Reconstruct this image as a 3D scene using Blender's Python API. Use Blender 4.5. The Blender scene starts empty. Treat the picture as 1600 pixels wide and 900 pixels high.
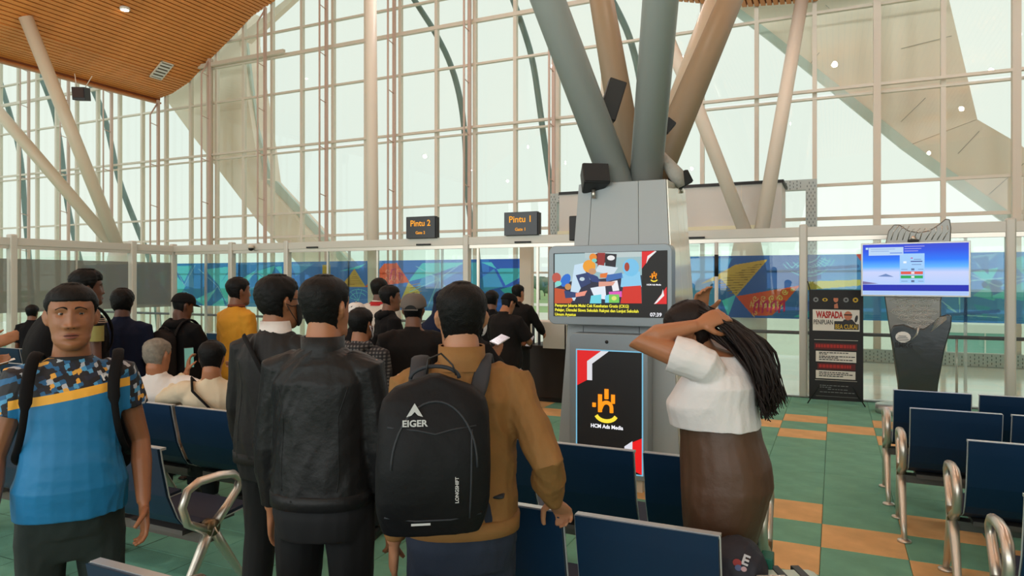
import bpy, bmesh, math, random
import numpy as np
from mathutils import Vector, Matrix, Euler
random.seed(7)
S = bpy.context.scene
COL = S.collection
# ---------------------------------------------------------------- camera, sky, exposure
cd = bpy.data.cameras.new('camera'); cam = bpy.data.objects.new('camera', cd); COL.objects.link(cam)
cam.location = (0, 0, 1.7); cam.rotation_euler = (math.radians(90), 0, math.radians(25.02))
cd.sensor_width = 36; cd.lens = 24.3; cd.shift_y = -13/1600; cd.clip_end = 900
S.camera = cam
S.view_settings.view_transform = 'Standard'; S.view_settings.look = 'None'
S.view_settings.exposure = 0.0; S.view_settings.gamma = 1
S.cycles.transparent_max_bounces = 24; S.cycles.max_bounces = 8
S.cycles.caustics_reflective = False; S.cycles.caustics_refractive = False
W = bpy.data.worlds.new('overcast_sky'); S.world = W; W.use_nodes = True
nt = W.node_tree; bg = nt.nodes['Background']
tc = nt.nodes.new('ShaderNodeTexCoord'); nz = nt.nodes.new('ShaderNodeTexNoise'); nz.inputs['Scale'].default_value = 1.6; nz.inputs['Detail'].default_value = 4
cr = nt.nodes.new('ShaderNodeValToRGB')
cr.color_ramp.elements[0].position = .3; cr.color_ramp.elements[0].color = (.72, .80, .75, 1)
cr.color_ramp.elements[1].position = .75; cr.color_ramp.elements[1].color = (.86, .88, .80, 1)
nt.links.new(tc.outputs['Generated'], nz.inputs['Vector']); nt.links.new(nz.outputs['Fac'], cr.inputs['Fac'])
nt.links.new(cr.outputs['Color'], bg.inputs['Color']); bg.inputs['Strength'].default_value = 1.12

# fill light added behind the camera; then the hall's own ceiling lamps
def area(name, loc, rot, sx, sy, w, col=(1, .97, .92)):
    l = bpy.data.lights.new(name, 'AREA'); l.shape = 'RECTANGLE'; l.size = sx; l.size_y = sy; l.energy = w; l.color = col
    o = bpy.data.objects.new(name, l); COL.objects.link(o); o.location = loc; o.rotation_euler = rot; return o
area('rear_fill_light', (-6, -11.6, 4.2), (math.radians(90), 0, 0), 30, 6, 1500, (.95, .98, 1))
for i_ in range(15):
    l_ = bpy.data.lights.new('ceiling_lamp', 'POINT'); l_.energy = 78; l_.shadow_soft_size = .07; l_.color = (1, .94, .85)
    o_ = bpy.data.objects.new('ceiling_lamp', l_); COL.objects.link(o_); o_.location = (-17+(i_ % 5)*5.2, -3+(i_//5)*4.4, 7.35)
for x_, z_ in ((-8, 8.4), (-4, 8.1), (0, 7.4), (4, 7.6)):
    for y_ in (9.4, 12.6):
        l_ = bpy.data.lights.new('ceiling_lamp', 'POINT'); l_.energy = 72; l_.shadow_soft_size = .07; l_.color = (.98, .98, 1)
        o_ = bpy.data.objects.new('ceiling_lamp', l_); COL.objects.link(o_); o_.location = (x_, y_, z_)
# ---------------------------------------------------------------- helpers
def lin(c):
    return tuple(((x/255)/12.92 if x/255 <= .04045 else ((x/255+.055)/1.055)**2.4) for x in c) + (1,)
MC = {}
def mat(name, rgb, rough=.6, metal=0, bump=None, emit=0, var=0, vs=8, spec=None):
    if name in MC: return MC[name]
    m = bpy.data.materials.new(name); m.use_nodes = True; n = m.node_tree; b = n.nodes['Principled BSDF']
    b.inputs['Base Color'].default_value = lin(rgb); b.inputs['Roughness'].default_value = rough; b.inputs['Metallic'].default_value = metal
    if 'jacket' in name or 'cloth' in name or 'pack' in name or 'hair' in name: spec = .22
    if spec is not None: b.inputs['Specular IOR Level'].default_value = spec
    if emit:
        b.inputs['Emission Color'].default_value = lin(rgb); b.inputs['Emission Strength'].default_value = emit
        b.inputs['Base Color'].default_value = (.01, .01, .01, 1)
    if var or bump: t = n.nodes.new('ShaderNodeTexCoord')
    if var:
        z = n.nodes.new('ShaderNodeTexNoise'); z.inputs['Scale'].default_value = vs; z.inputs['Detail'].default_value = 5
        h = n.nodes.new('ShaderNodeHueSaturation'); h.inputs['Color'].default_value = lin(rgb)
        mr = n.nodes.new('ShaderNodeMapRange'); mr.inputs['From Min'].default_value = .3; mr.inputs['From Max'].default_value = .7
        mr.inputs['To Min'].default_value = 1-var; mr.inputs['To Max'].default_value = 1+var
        n.links.new(t.outputs['Object'], z.inputs['Vector']); n.links.new(z.outputs['Fac'], mr.inputs['Value'])
        n.links.new(mr.outputs['Result'], h.inputs['Value']); n.links.new(h.outputs['Color'], b.inputs['Base Color'])
    if bump:
        z2 = n.nodes.new('ShaderNodeTexNoise'); z2.inputs['Scale'].default_value = bump[0]; z2.inputs['Detail'].default_value = 6
        bp = n.nodes.new('ShaderNodeBump'); bp.inputs['Strength'].default_value = bump[1]; bp.inputs['Distance'].default_value = bump[2] if len(bump) > 2 else .01
        n.links.new(t.outputs['Object'], z2.inputs['Vector']); n.links.new(z2.outputs['Fac'], bp.inputs['Height']); n.links.new(bp.outputs['Normal'], b.inputs['Normal'])
    MC[name] = m; return m
def glassmat(name, rgb, refl=.05, rough=.0):
    m = bpy.data.materials.new(name); m.use_nodes = True; n = m.node_tree; n.nodes.clear()
    o = n.nodes.new('ShaderNodeOutputMaterial'); mx = n.nodes.new('ShaderNodeMixShader'); t = n.nodes.new('ShaderNodeBsdfTransparent'); g = n.nodes.new('ShaderNodeBsdfGlossy')
    t.inputs['Color'].default_value = lin(rgb); g.inputs['Roughness'].default_value = rough; mx.inputs['Fac'].default_value = refl
    n.links.new(t.outputs[0], mx.inputs[1]); n.links.new(g.outputs[0], mx.inputs[2]); n.links.new(mx.outputs[0], o.inputs['Surface']); MC[name] = m; return m
def filmmat(name, rgb, clear=.15, trans=.6):
    if name in MC: return MC[name]
    m = bpy.data.materials.new(name); m.use_nodes = True; n = m.node_tree; n.nodes.clear()
    o = n.nodes.new('ShaderNodeOutputMaterial'); a = n.nodes.new('ShaderNodeMixShader'); b = n.nodes.new('ShaderNodeMixShader')
    d = n.nodes.new('ShaderNodeBsdfDiffuse'); t = n.nodes.new('ShaderNodeBsdfTranslucent'); c = n.nodes.new('ShaderNodeBsdfTransparent')
    d.inputs['Color'].default_value = lin(rgb); t.inputs['Color'].default_value = lin(rgb); c.inputs['Color'].default_value = lin(rgb)
    a.inputs['Fac'].default_value = trans; b.inputs['Fac'].default_value = clear
    n.links.new(d.outputs[0], a.inputs[1]); n.links.new(t.outputs[0], a.inputs[2]); n.links.new(a.outputs[0], b.inputs[1]); n.links.new(c.outputs[0], b.inputs[2])
    n.links.new(b.outputs[0], o.inputs['Surface']); MC[name] = m; return m

def tag(o, label=None, cat=None, group=None, kind=None):
    if label: o['label'] = label
    if cat: o['category'] = cat
    if group: o['group'] = group
    if kind: o['kind'] = kind
    return o
def empty(name, loc=(0, 0, 0), rz=0, parent=None):
    o = bpy.data.objects.new(name, None); COL.objects.link(o); o.location = loc; o.rotation_euler = (0, 0, rz); o.empty_display_size = .1
    if parent: o.parent = parent
    return o
def link(name, me, parent=None, loc=None, rot=None):
    o = bpy.data.objects.new(name, me); COL.objects.link(o)
    if parent: o.parent = parent
    if loc is not None: o.location = loc
    if rot is not None: o.rotation_euler = rot
    return o
def frame(a, b, ref=(0, 0, 1)):
    w = (Vector(b)-Vector(a)).normalized(); r = Vector(ref)
    if abs(w.dot(r)) > .98: r = Vector((1, 0, 0))
    u = r.cross(w).normalized(); v = w.cross(u); return u, v, w
class MB:
    def __init__(s): s.v = []; s.f = []; s.m = []; s.sm = []
    def add(s, vs, fs, mi=0, smooth=False):
        n = len(s.v); s.v += [tuple(v) for v in vs]
        for f in fs: s.f.append([n+i for i in f]); s.m.append(mi); s.sm.append(smooth)
        return s
    def box(s, a, b, mi=0, M=None):
        x0, y0, z0 = a; x1, y1, z1 = b
        vs = [Vector(p) for p in [(x0,y0,z0),(x1,y0,z0),(x1,y1,z0),(x0,y1,z0),(x0,y0,z1),(x1,y0,z1),(x1,y1,z1),(x0,y1,z1)]]
        if M: vs = [M @ v for v in vs]
        return s.add(vs, [(0,3,2,1),(4,5,6,7),(0,1,5,4),(1,2,6,5),(2,3,7,6),(3,0,4,7)], mi)
    def loft(s, rings, mi=0, smooth=True, close=True, caps=True):
        """rings: lists of equal length of 3D points"""
        n = len(rings[0]); vs = [p for r in rings for p in r]; fs = []
        for i in range(len(rings)-1):
            for j in range(n if close else n-1):
                k = (j+1) % n; fs.append((i*n+j, i*n+k, (i+1)*n+k, (i+1)*n+j))
        if caps: fs.append(tuple(range(n))[::-1]); fs.append(tuple((len(rings)-1)*n+j for j in range(n)))
        return s.add(vs, fs, mi, smooth)
    def tube(s, pts, r, n=10, mi=0, ref=(0, 0, 1), flat=1, caps=True):
        pts = [Vector(p) for p in pts]; rings = []; u = None
        for i, p in enumerate(pts):
            a = pts[max(i-1, 0)]; b = pts[min(i+1, len(pts)-1)]
            if u is None: u, v, w = frame(a, b, ref)
            else: w = (b-a).normalized(); u = (u-w*u.dot(w)).normalized(); v = w.cross(u)
            rr = r[i] if isinstance(r, (list, tuple)) else r
            rings.append([p+u*math.cos(t)*rr*flat+v*math.sin(t)*rr for t in [2*math.pi*k/n for k in range(n)]])
        return s.loft(rings, mi, True, True, caps)
    def prism(s, poly, fn, d0, d1, mi=0):
        """poly of 2D points, fn(p, d)->3D"""
        n = len(poly); vs = [fn(p, d0) for p in poly]+[fn(p, d1) for p in poly]
        fs = [tuple(range(n)), tuple(range(2*n-1, n-1, -1))]+[(i, i+n, (i+1) % n+n, (i+1) % n) for i in range(n)]
        return s.add(vs, fs, mi)
    def ell(s, c, r, mi=0, M=None, nu=16, nv=10):
        rings = []
        for i in range(1, nv):
            t = math.pi*i/nv; rings.append([Vector((math.sin(t)*math.cos(a)*r[0], math.sin(t)*math.sin(a)*r[1], -math.cos(t)*r[2])) for a in [2*math.pi*k/nu for k in range(nu)]])
        T = Matrix.Translation(Vector(c)) @ (M.to_4x4() if M else Matrix.Identity(4))
        return s.loft([[T @ p for p in q] for q in rings], mi)
    def mesh(s, name, mats):
        me = bpy.data.meshes.new(name); me.from_pydata(s.v, [], s.f)
        for m in (mats if isinstance(mats, (list, tuple)) else [mats]): me.materials.append(m)
        me.polygons.foreach_set('material_index', s.m); me.polygons.foreach_set('use_smooth', s.sm)
        bm = bmesh.new(); bm.from_mesh(me); bmesh.ops.recalc_face_normals(bm, faces=bm.faces); bm.to_mesh(me); bm.free()
        me.update(); return me
    def build(s, name, mats, parent=None, loc=None, rot=None, bevel=0):
        o = link(name, s.mesh(name, mats), parent, loc, rot)
        if bevel:
            b = o.modifiers.new('bevel', 'BEVEL'); b.width = bevel; b.segments = 2; b.limit_method = 'ANGLE'; b.angle_limit = .6
        return o
def solidbox(name, a, b, m, parent=None, bevel=0): return MB().box(a, b).build(name, m, parent, bevel=bevel)
def text(name, s, size, m, parent, M, bold=.0, ext=.0015, align='CENTER', width=None):
    """flat lettering converted to a mesh; M places it (x right, y up, z towards reader)"""
    c = bpy.data.curves.new('t', 'FONT'); c.body = s; c.size = size; c.offset = bold*size; c.extrude = ext; c.align_x = align; c.align_y = 'CENTER'; c.resolution_u = 3
    o = bpy.data.objects.new('t', c); COL.objects.link(o); dg = bpy.context.evaluated_depsgraph_get()
    me = bpy.data.meshes.new_from_object(o.evaluated_get(dg)); bpy.data.objects.remove(o)
    if width:
        xs = [v.co.x for v in me.vertices]; k = width/max(1e-6, max(xs)-min(xs)); me.transform(Matrix.Diagonal((k, 1, 1, 1)))
    me.transform(M); me.materials.clear(); me.materials.append(m); me.name = name
    return link(name, me, parent)
FACE_S = Matrix(((1,0,0,0),(0,0,-1,0),(0,1,0,0),(0,0,0,1)))   # x right, y up, facing -Y
def at(x, y, z): return Matrix.Translation((x, y, z))
# calibration of the survey: direction of a sight line, its point on the plane Y, its point at depth t
c25 = math.cos(math.radians(25.02)); s25 = math.sin(math.radians(25.02))
def dr(u): a = (u-800)/1080; return (-s25+a*c25, c25+a*s25)
def P(u, v, Y): x, y = dr(u); t = Y/y; return Vector((x*t, Y, 1.7+(437-v)/1080*t))
def Q(u, t, v=437): x, y = dr(u); return Vector((x*t, y*t, 1.7+(437-v)/1080*t))

M_white = mat('white_paint', (222, 222, 216), .45)
M_cream = mat('cream_steel', (214, 206, 190), .5)
M_mull = mat('warm_grey_mullion', (222, 214, 198), .5)
M_truss = mat('russet_truss', (206, 180, 166), .5)
M_alu = mat('brushed_aluminium', (196, 196, 192), .32, .75)
M_post = mat('satin_post', (205, 202, 192), .4, .15)
M_chrome = mat('polished_steel', (216, 208, 196), .34, .85)
M_black = mat('black_plastic', (22, 22, 24), .5)
M_glass = glassmat('clear_glass', (251, 254, 252), .03)
M_glass2 = glassmat('partition_glass', (249, 254, 251), .035)

# ---------------------------------------------------------------- floor: carpet tiles, corridor
PX, PY, X0, Y0 = .49, .46, -.08, 4.82
floor = solidbox('floor', (-34, -12, -.12), (14, 10.95, -.012), mat('floor_screed', (60, 70, 62), .9)); tag(floor, kind='structure')
M_gr = mat('green_carpet', (110, 172, 150), .95, bump=(180, .5, .004), var=.13, vs=5)
M_or = mat('ochre_carpet', (220, 182, 126), .95, bump=(180, .5, .004), var=.12, vs=5)
def tilemesh(m, nm):
    g = .0015; b = MB(); x0, x1, y0, y1 = g, PX-g, g, PY-g; e = .004
    b.add([(x0,y0,-.012),(x1,y0,-.012),(x1,y1,-.012),(x0,y1,-.012),(x0,y0,-.003),(x1,y0,-.003),(x1,y1,-.003),(x0,y1,-.003),(x0+e,y0+e,0),(x1-e,y0+e,0),(x1-e,y1-e,0),(x0+e,y1-e,0)],
          [(8,9,10,11),(4,5,9,8),(5,6,10,9),(6,7,11,10),(7,4,8,11),(0,1,5,4),(1,2,6,5),(2,3,7,6),(3,0,4,7)])
    return b.mesh(nm, m)
tm = [tilemesh(M_gr, 'green_tile'), tilemesh(M_or, 'ochre_tile')]
def is_or(i, j): return (j % 8) in (7, 0, 1) and (i+j) % 2 == 0
rest = [MB(), MB()]
for j in range(-38, 14):
    for i in range(-68, 29):
        k = 1 if is_or(i, j) else 0; x = X0+i*PX; y = Y0+j*PY
        if y+PY > 10.95: continue
        if -4 <= j <= 12 and -8 <= i <= 7 and not (j > 4 and i < -8):
            link('carpet_tile', tm[k], floor, (x, y, 0))
        else:
            rest[k].add([(x+.002,y+.002,0),(x+PX-.002,y+.002,0),(x+PX-.002,y+PY-.002,0),(x+.002,y+PY-.002,0)], [(0,1,2,3)])
for k, (nm, m) in enumerate((('green_carpet_field', M_gr), ('ochre_carpet_field', M_or))):
    tag(rest[k].build(nm, m, floor), kind='stuff')
cf = solidbox('floor_corridor', (-34, 10.95, -.15), (14, 16.8, -.005), mat('polished_white_tile', (226, 228, 220), .12, var=.03, vs=1.5)); tag(cf, kind='structure')
# ---------------------------------------------------------------- room shell beyond the view
bw = MB().box((-34, -12.3, 0), (14, -12, 1.0)).box((-34, -12.3, 7.2), (14, -12, 12.4))
for k in range(12): bw.box((-34+k*4.3, -12.3, 1.0), (-33.6+k*4.3, -12, 7.2))
tag(bw.build('wall_rear', M_white), kind='structure')
tag(solidbox('wall_right', (14, -12.3, 0), (14.3, 16.8, 12.4), M_white), kind='structure')

# ---------------------------------------------------------------- curtain wall (window_1)
win = empty('window_1', (0, 16.4, 0)); tag(win, kind='structure')
XK = lambda k: .80+1.193*k
zs = [0, 1.88, 3.02, 3.74, 5.67, 7.48, 8.62, 9.4, 12.2]
mull = MB().box((-.045, -.06, 0), (.045, .06, 12.2)).mesh('mullion', M_mull)
for k in range(-27, 5): link('mullion', mull, win, (XK(k), 0, 0))
for z, h, dy in [(1.88,.05,0),(3.02,.07,0),(3.74,.06,0),(5.62,.045,-.02),(5.76,.06,-.16),(7.48,.055,0),(8.62,.10,-.05),(9.4,.055,0),(10.6,.055,0)]:
    solidbox('transom', (-31.5, -.05+dy, z-h/2), (6.2, .05+dy, z+h/2), M_mull, win)
for i in range(8):
    a = MB().box((.045, -.006, zs[i]+.03), (1.148, .006, zs[i+1]-.03)).mesh('glass_pane', M_glass)
    for k in range(-27, 4): link('glass_pane', a, win, (XK(k), 0, 0))
CEIL = [(-20.86,7.74),(-20.96,7.79),(-20.94,7.85),(-20.7,7.9),(-20.2,7.98),(-19.4,8.26),(-18.5,8.85),(-17.4,9.5),(-16.6,10.0),(-15.3,10.45),(-13.6,10.75),(-12,10.85),(-10,10.7),(-8,10.3),(-6.3,9.75),(-5,9.2),(-3.3,8.2),(-1.9,7.83),(-.5,7.7),(2,7.9),(6,8.2),(10,8.8),(13.9,9.2)]
def cz(x):
    for (a, b), (c, d_) in zip(CEIL[3:], CEIL[4:]):
        if a <= x <= c: return b+(d_-b)*(x-a)/(c-a)
    return 11.5
for k in range(-26, 1, 2):
    x = XK(k)
    if k in (0, -2, -4): continue
    top = min(cz(x)-.15, 11.5); tr = empty('truss_mullion', (x, 0, 0), parent=win)
    b = MB().box((-.04, -.36, 0), (.04, -.28, top)).build('outer_chord', M_truss, tr)
    b = MB().tube([(0, -.62, 0), (0, -.62, top-.55), (0, -.34, top-.1)], .028, 6).build('inner_chord', M_truss, tr)
    r = MB(); z = 1.4
    while z < top-.5: r.tube([(0, -.62, z+.06), (0, -.32, z)], .014, 5); z += 1.37
    tag(r.build('ladder_rungs', M_truss, tr), kind='stuff')
# heavier interior mullions at the right
for X in (XK(0), XK(2), -18.47):
    solidbox('box_mullion', (X-.07, -.22, 0), (X+.07, -.06, 8.2 if X > -5 else 8.9), M_cream, win)
solidbox('round_transom', (-19.0, -.3, 8.6), (-15.2, -.2, 8.72), M_cream, win)

# ---------------------------------------------------------------- slatted ceiling
ceil = empty('ceiling', (0, 0, 0)); tag(ceil, kind='structure')
M_slat = mat('cedar_slats', (222, 142, 70), .5, var=.16, vs=.9)
M_back = mat('dark_timber_backing', (120, 62, 26), .8)
arc = [Vector((a, 0, b)) for a, b in CEIL]
seg = []; L = 0
for a, b in zip(arc, arc[1:]): seg.append((L, a, b, (b-a).length)); L += (b-a).length
def arcp(s):
    for l, a, b, n in seg:
        if s <= l+n: return a+(b-a)*((s-l)/n), (b-a).normalized()
    return arc[-1], (arc[-1]-arc[-2]).normalized()
slat = MB().box((-.048, -5, -.012), (.048, 16.25, .03)).mesh('ceiling_slat', M_slat)
s = .03
while s < L:
    p, tdir = arcp(s); link('ceiling_slat', slat, ceil, (p.x, 0, p.z), (0, -math.atan2(tdir.z, tdir.x), 0)); s += .133
# backing boards with small rooflights left open
bk = MB(); holes = []
def bpanel(y0, y1, xa, xb):
    pts = [(a, b) for a, b in CEIL if xa <= a <= xb]
    ring = [(xa, cz(xa))]+pts[0:]+[(xb, cz(xb))] if xa > -20.7 else pts+[(xb, cz(xb))]
    for (a, b), (c, d_) in zip(ring, ring[1:]):
        bk.box((0, 0, 0), (1, 1, 1)); n = len(bk.v)-8
        for q, (X, Z) in enumerate([(a, b), (c, d_)]):
            for yy, base in ((y0, 0), (y1, 1)):
                for zz, hi in ((.06, 0), (.14, 1)):
                    idx = {(0,0,0):0,(1,0,0):1,(1,1,0):2,(0,1,0):3,(0,0,1):4,(1,0,1):5,(1,1,1):6,(0,1,1):7}[(q, base, hi)]
                    bk.v[n+idx] = (X, yy, Z+zz)
bpanel(-5, 12.3, -30, 14); bpanel(15.4, 16.3, -30, 14); bpanel(12.3, 15.4, -30, -20.3); bpanel(12.3, 15.4, -19.3, 14)
cur = 12.3
for x0, x1, y0, y1 in [(-20.0,-19.65,12.5,12.7),(-19.95,-19.7,12.95,13.1),(-20.1,-19.65,13.3,13.5),(-20.05,-19.75,13.75,13.9),(-20.15,-19.65,14.1,14.45),(-20.15,-19.75,14.6,14.95),(-20.2,-20.0,15.1,15.25)]:
    bpanel(cur, y0, -20.3, -19.3); bpanel(y0, y1, -20.3, x0); bpanel(y0, y1, x1, -19.3); cur = y1
bpanel(cur, 15.4, -20.3, -19.3)
bk.build('backing_board', M_back, ceil)
solidbox('edge_trim', (-20.95, -5, 7.69), (-20.8, 16.3, 7.74), mat('pale_cedar_edge', (190, 130, 84), .5), ceil)
# ceiling fittings
lp = Vector((-17.8, 12.8, 0)); lp.z = cz(lp.x)-.08
dl = empty('ceiling_downlight', lp); tag(dl, 'lit round downlight in the slatted timber ceiling', 'light')
MB().tube([(0, 0, .05), (0, 0, -.02)], .13, 20).build('lamp_trim', M_white, dl)
MB().tube([(0, 0, -.015), (0, 0, -.03)], .10, 20).build('lamp_lens', mat('warm_lens', (255, 236, 205), emit=18), dl)
vp = Vector((-19.25, 15.1, 0)); vp.z = cz(vp.x)-.07
vt = empty('ceiling_vent', vp); tag(vt, 'small metal louvre vent set in the slatted timber ceiling', 'vent')
vr = math.atan2(.65, .9); Mv = Matrix.Rotation(-vr, 4, 'Y')
fr = MB()
for bx in [((-.36,-.22,0),(-.32,.22,.03)),((.32,-.22,0),(.36,.22,.03)),((-.36,-.22,0),(.36,-.18,.03)),((-.36,.18,0),(.36,.22,.03))]: fr.box(*bx, M=Mv)
fr.build('vent_frame', M_mull, vt)
MB().box((-.33,-.19,.01),(.33,.19,.02), M=Mv).build('vent_back', mat('dark_vent', (90, 84, 70), .7), vt)
for k in range(5): MB().box((-.28+k*.125,-.18,-.012),(-.22+k*.125,.18,.012), M=Mv).build('louvre', M_white, vt)
sp = empty('ceiling_speaker', Q(127, 17.5, 147)); tag(sp, 'black box speaker hanging from the ceiling edge by two cables', 'speaker')
sp.rotation_euler = (.15, 0, .5)
solidbox('cabinet', (-.16, -.14, -.16), (.16, .14, .16), M_black, sp, .01); solidbox('grille', (-.14, -.155, -.1), (.14, -.142, .14), mat('brown_grille', (60, 44, 40), .8), sp)
MB().tube([(-.1, 0, .15), (-.12, 0, .5)], .01, 5).tube([(.1, 0, .15), (.3, 0, .45)], .01, 5).build('hanger', M_mull, sp)

# ---------------------------------------------------------------- steel struts and column
def strut(name, label, pts, r, m, mats=None, plinth=None, group=None):
    e = empty(name, pts[0]); o = Vector(pts[0]); tag(e, label, 'strut' if 'column' not in name else 'column', group)
    MB().tube([Vector(p)-o for p in pts], r, 28).build('shaft', m, e)
    if plinth: plinth(e)
    return e
M_tube = mat('beige_steel', (216, 204, 182), .42)
M_tubeg = mat('grey_steel', (172, 177, 174), .38)
M_tubeb = mat('bounce_tinted_steel', (154, 134, 108), .45)  # brown of light bounced off the timber ceiling, put into the steel colour
B1 = Vector((-18.35, 13.0, 2.6))
T1 = Q(40, 17.9, 25); T1.z = 8.5
def cone(e, zc): MB().tube([(0, 0, -zc), (0, 0, -zc*.25), (0, 0, .08)], [.34, .34, .2], 24).build('plinth', M_white, e)
strut('steel_strut', 'cream steel strut of the left pair, steep, reaching up into the timber ceiling', [B1, T1], .165, M_tube, plinth=lambda e: cone(e, 2.6))
T2 = B1+(Q(0, 20, 175)-B1)*1.9
strut('steel_strut', 'cream steel strut of the left pair, leaning low out of the left edge', [B1+Vector((-.12, 0, 0)), T2], .165, M_tube)
cb = Q(585, 14.5, 437); cb.z = 0
ct = Q(577, 14.9, 0); ct.z = 10.6
strut('steel_column', 'tall slim cream steel column standing alone behind the gate screen', [cb, cb+(ct-cb)*.4, ct], [.125, .12, .13], M_cream)
B3 = P(1172, 362, 13.2); 
strut('steel_strut', 'grey steel strut leaning left up from the white portal box', [B3+Vector((-.05,0,-.1)), B3+(Q(1088, 13.1, 165)-B3), B3+(Q(1088, 13.1, 165)-B3)*2.6], .125, M_cream, plinth=lambda e: cone(e, B3.z-.1))
B4 = P(1190, 360, 13.3); T4 = Q(1253, 14.2, 0)
strut('steel_strut', 'grey steel strut leaning right up from the white portal box', [B4, B4+(T4-B4)*1.1], .13, M_cream)

# ---------------------------------------------------------------- exterior: roof legs, ribs, field, trees
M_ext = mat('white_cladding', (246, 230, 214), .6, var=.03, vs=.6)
M_fr = mat('gutter_glass', (200, 212, 204), .3)
def leg(px, nm, Y, th, m, par, ):
    pl = [P(u, v, Y) for u, v in px]; return MB().prism([(p.x, p.z) for p in pl], lambda p, d_: (p[0], d_, p[1]), Y, Y+th).build(nm, m, par)
L1 = empty('roof_leg', (0, 0, 0)); tag(L1, 'white clad roof leg outside the glass, coming down from the timber ceiling at left', 'roof leg')
leg([(225,120),(257,152),(297,207),(400,342),(440,385),(640,600),(700,600),(540,425),(405,279),(398,225),(372,57),(372,10),(300,10)], 'cladding', 17.3, 1.0, M_ext, L1)
leg([(405,279),(540,425),(700,600),(716,600),(560,425),(432,283)], 'gutter', 17.5, .1, M_fr, L1)
leg([(372,57),(398,225),(405,279),(425,279),(402,200),(384,57)], 'edge_glass', 17.5, .1, M_fr, L1)
leg([(368,60),(450,-4),(466,-8),(386,66)], 'edge_flashing', 17.2, .2, M_ext, L1)
L2 = empty('roof_leg', (0, 0, 0)); tag(L2, 'broad white clad roof leg outside the glass, sloping down to the right', 'roof leg')
R2 = [(1100,-35),(1157,14),(1200,47),(1425,225),(1575,330),(1700,420),(1900,560),(1900,360),(1600,230),(1577,215),(1527,186)]
leg([(1100,-35),(1157,14),(1200,47),(1425,225),(1527,186),(1483,0),(1474,-35)], 'cladding', 17.3, .8, M_ext, L2)
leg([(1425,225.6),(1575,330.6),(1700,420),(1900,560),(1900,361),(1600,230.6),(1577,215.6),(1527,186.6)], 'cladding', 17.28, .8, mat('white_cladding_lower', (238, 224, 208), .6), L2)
leg([(1125,-10),(1200,46),(1425,224),(1575,329),(1700,420),(1690,430),(1562,343),(1408,232),(1200,62),(1115,-3)], 'gutter', 17.2, .1, M_fr, L2)
for a, b in [((1408,76),(1487,56)),((1408,190),(1446,153)),((1497,240),(1530,205)),((1262,105),(1280,82)),((1545,304),(1600,255)),((1290,8),(1296,13))]:
    A = P(*a, 17.25); B = P(*b, 17.25); MB().tube([A, B], .006, 5).build('joint_line', mat('seam_grey', (176, 168, 156), .7), L2)
M_rib = mat('teal_steel', (110, 134, 132), .45)
ribs = [([(635,-20),(655,12),(680,50),(705,100),(720,155),(727,215),(729,280),(734,340),(750,410)], 'the middle one left of the tripod tubes'),
        ([(798,-10),(818,45),(833,95),(843,165),(851,225),(862,300),(875,380)], 'just left of the tripod tubes'),
        ([(945,-20),(968,22),(985,60),(1000,120),(1010,200)], 'seen between the tripod tubes'),
        ([(-10,95),(12,165),(30,230),(36,280),(38,320),(47,420)], 'leftmost at the frame edge'),
        ([(50,90),(82,162),(95,225),(103,310),(118,380),(130,425)], 'behind the crossing struts'),
        ([(135,118),(162,175),(175,230),(185,282),(222,375),(240,420)], 'right of the crossing struts')]
for px, w in ribs:
    pts = [P(u, v, 17.0) for u, v in px]; pts.append(Vector((pts[-1].x+(pts[-1].x-pts[-2].x)*1.5, 17.0, -4.5))); e = empty('arched_rib', pts[0]); tag(e, 'curved teal steel rib outside the curtain wall, '+w, 'rib')
    # smooth by subdivision
    q = [p-pts[0] for p in pts]
    for _ in range(2):
        n = [q[0]]
        for a, b in zip(q, q[1:]): n += [a*.75+b*.25, a*.25+b*.75]
        q = n+[q[-1]]
    MB().tube(q, .085 if px[0][0] > 300 else .1, 10, ref=(0, 1, 0)).build('rib_tube', M_rib, e)
gd = MB().box((-400, 17.5, -4.8), (400, 520, -4.5)).build('ground_airfield', mat('mown_grass', (150, 176, 120), .95, var=.12, vs=.03)); tag(gd, kind='structure')
ap = MB().box((-200, 17.6, -4.5), (200, 120, -4.47)).box((-400, 150, -4.5), (400, 168, -4.48)).build('apron_concrete', mat('pale_concrete', (226, 222, 210), .9, var=.05, vs=.1)); tag(ap, kind='structure')
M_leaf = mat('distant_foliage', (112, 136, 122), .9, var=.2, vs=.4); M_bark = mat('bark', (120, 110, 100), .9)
def blobm(seed, r, hgt):
    rnd = random.Random(seed); b = MB()
    for k in range(7): b.ell((rnd.uniform(-.5, .5)*r, rnd.uniform(-.5, .5)*r, hgt*rnd.uniform(.45, .85)), (r*rnd.uniform(.4, .7),)*2+(hgt*rnd.uniform(.15, .28),), nu=9, nv=6)
    me = b.mesh('crown', M_leaf)
    for v in me.vertices: v.co += Vector((rnd.gauss(0, .12), rnd.gauss(0, .12), rnd.gauss(0, .12)))
    return me
crowns = [blobm(i, 3.2, 7.2) for i in range(4)]; trunk = MB().tube([(0, 0, 0), (0, 0, 4)], [.25, .12], 7).mesh('trunk', M_bark)
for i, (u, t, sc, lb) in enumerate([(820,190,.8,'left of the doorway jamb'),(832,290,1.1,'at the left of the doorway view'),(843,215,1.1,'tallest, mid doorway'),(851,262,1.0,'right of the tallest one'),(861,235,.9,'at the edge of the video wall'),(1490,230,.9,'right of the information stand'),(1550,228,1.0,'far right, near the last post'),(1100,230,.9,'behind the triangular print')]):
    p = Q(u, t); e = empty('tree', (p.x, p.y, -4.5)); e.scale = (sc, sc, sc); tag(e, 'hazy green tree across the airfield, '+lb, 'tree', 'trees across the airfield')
    link('crown', crowns[i % 4], e); link('trunk', trunk, e)
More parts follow.
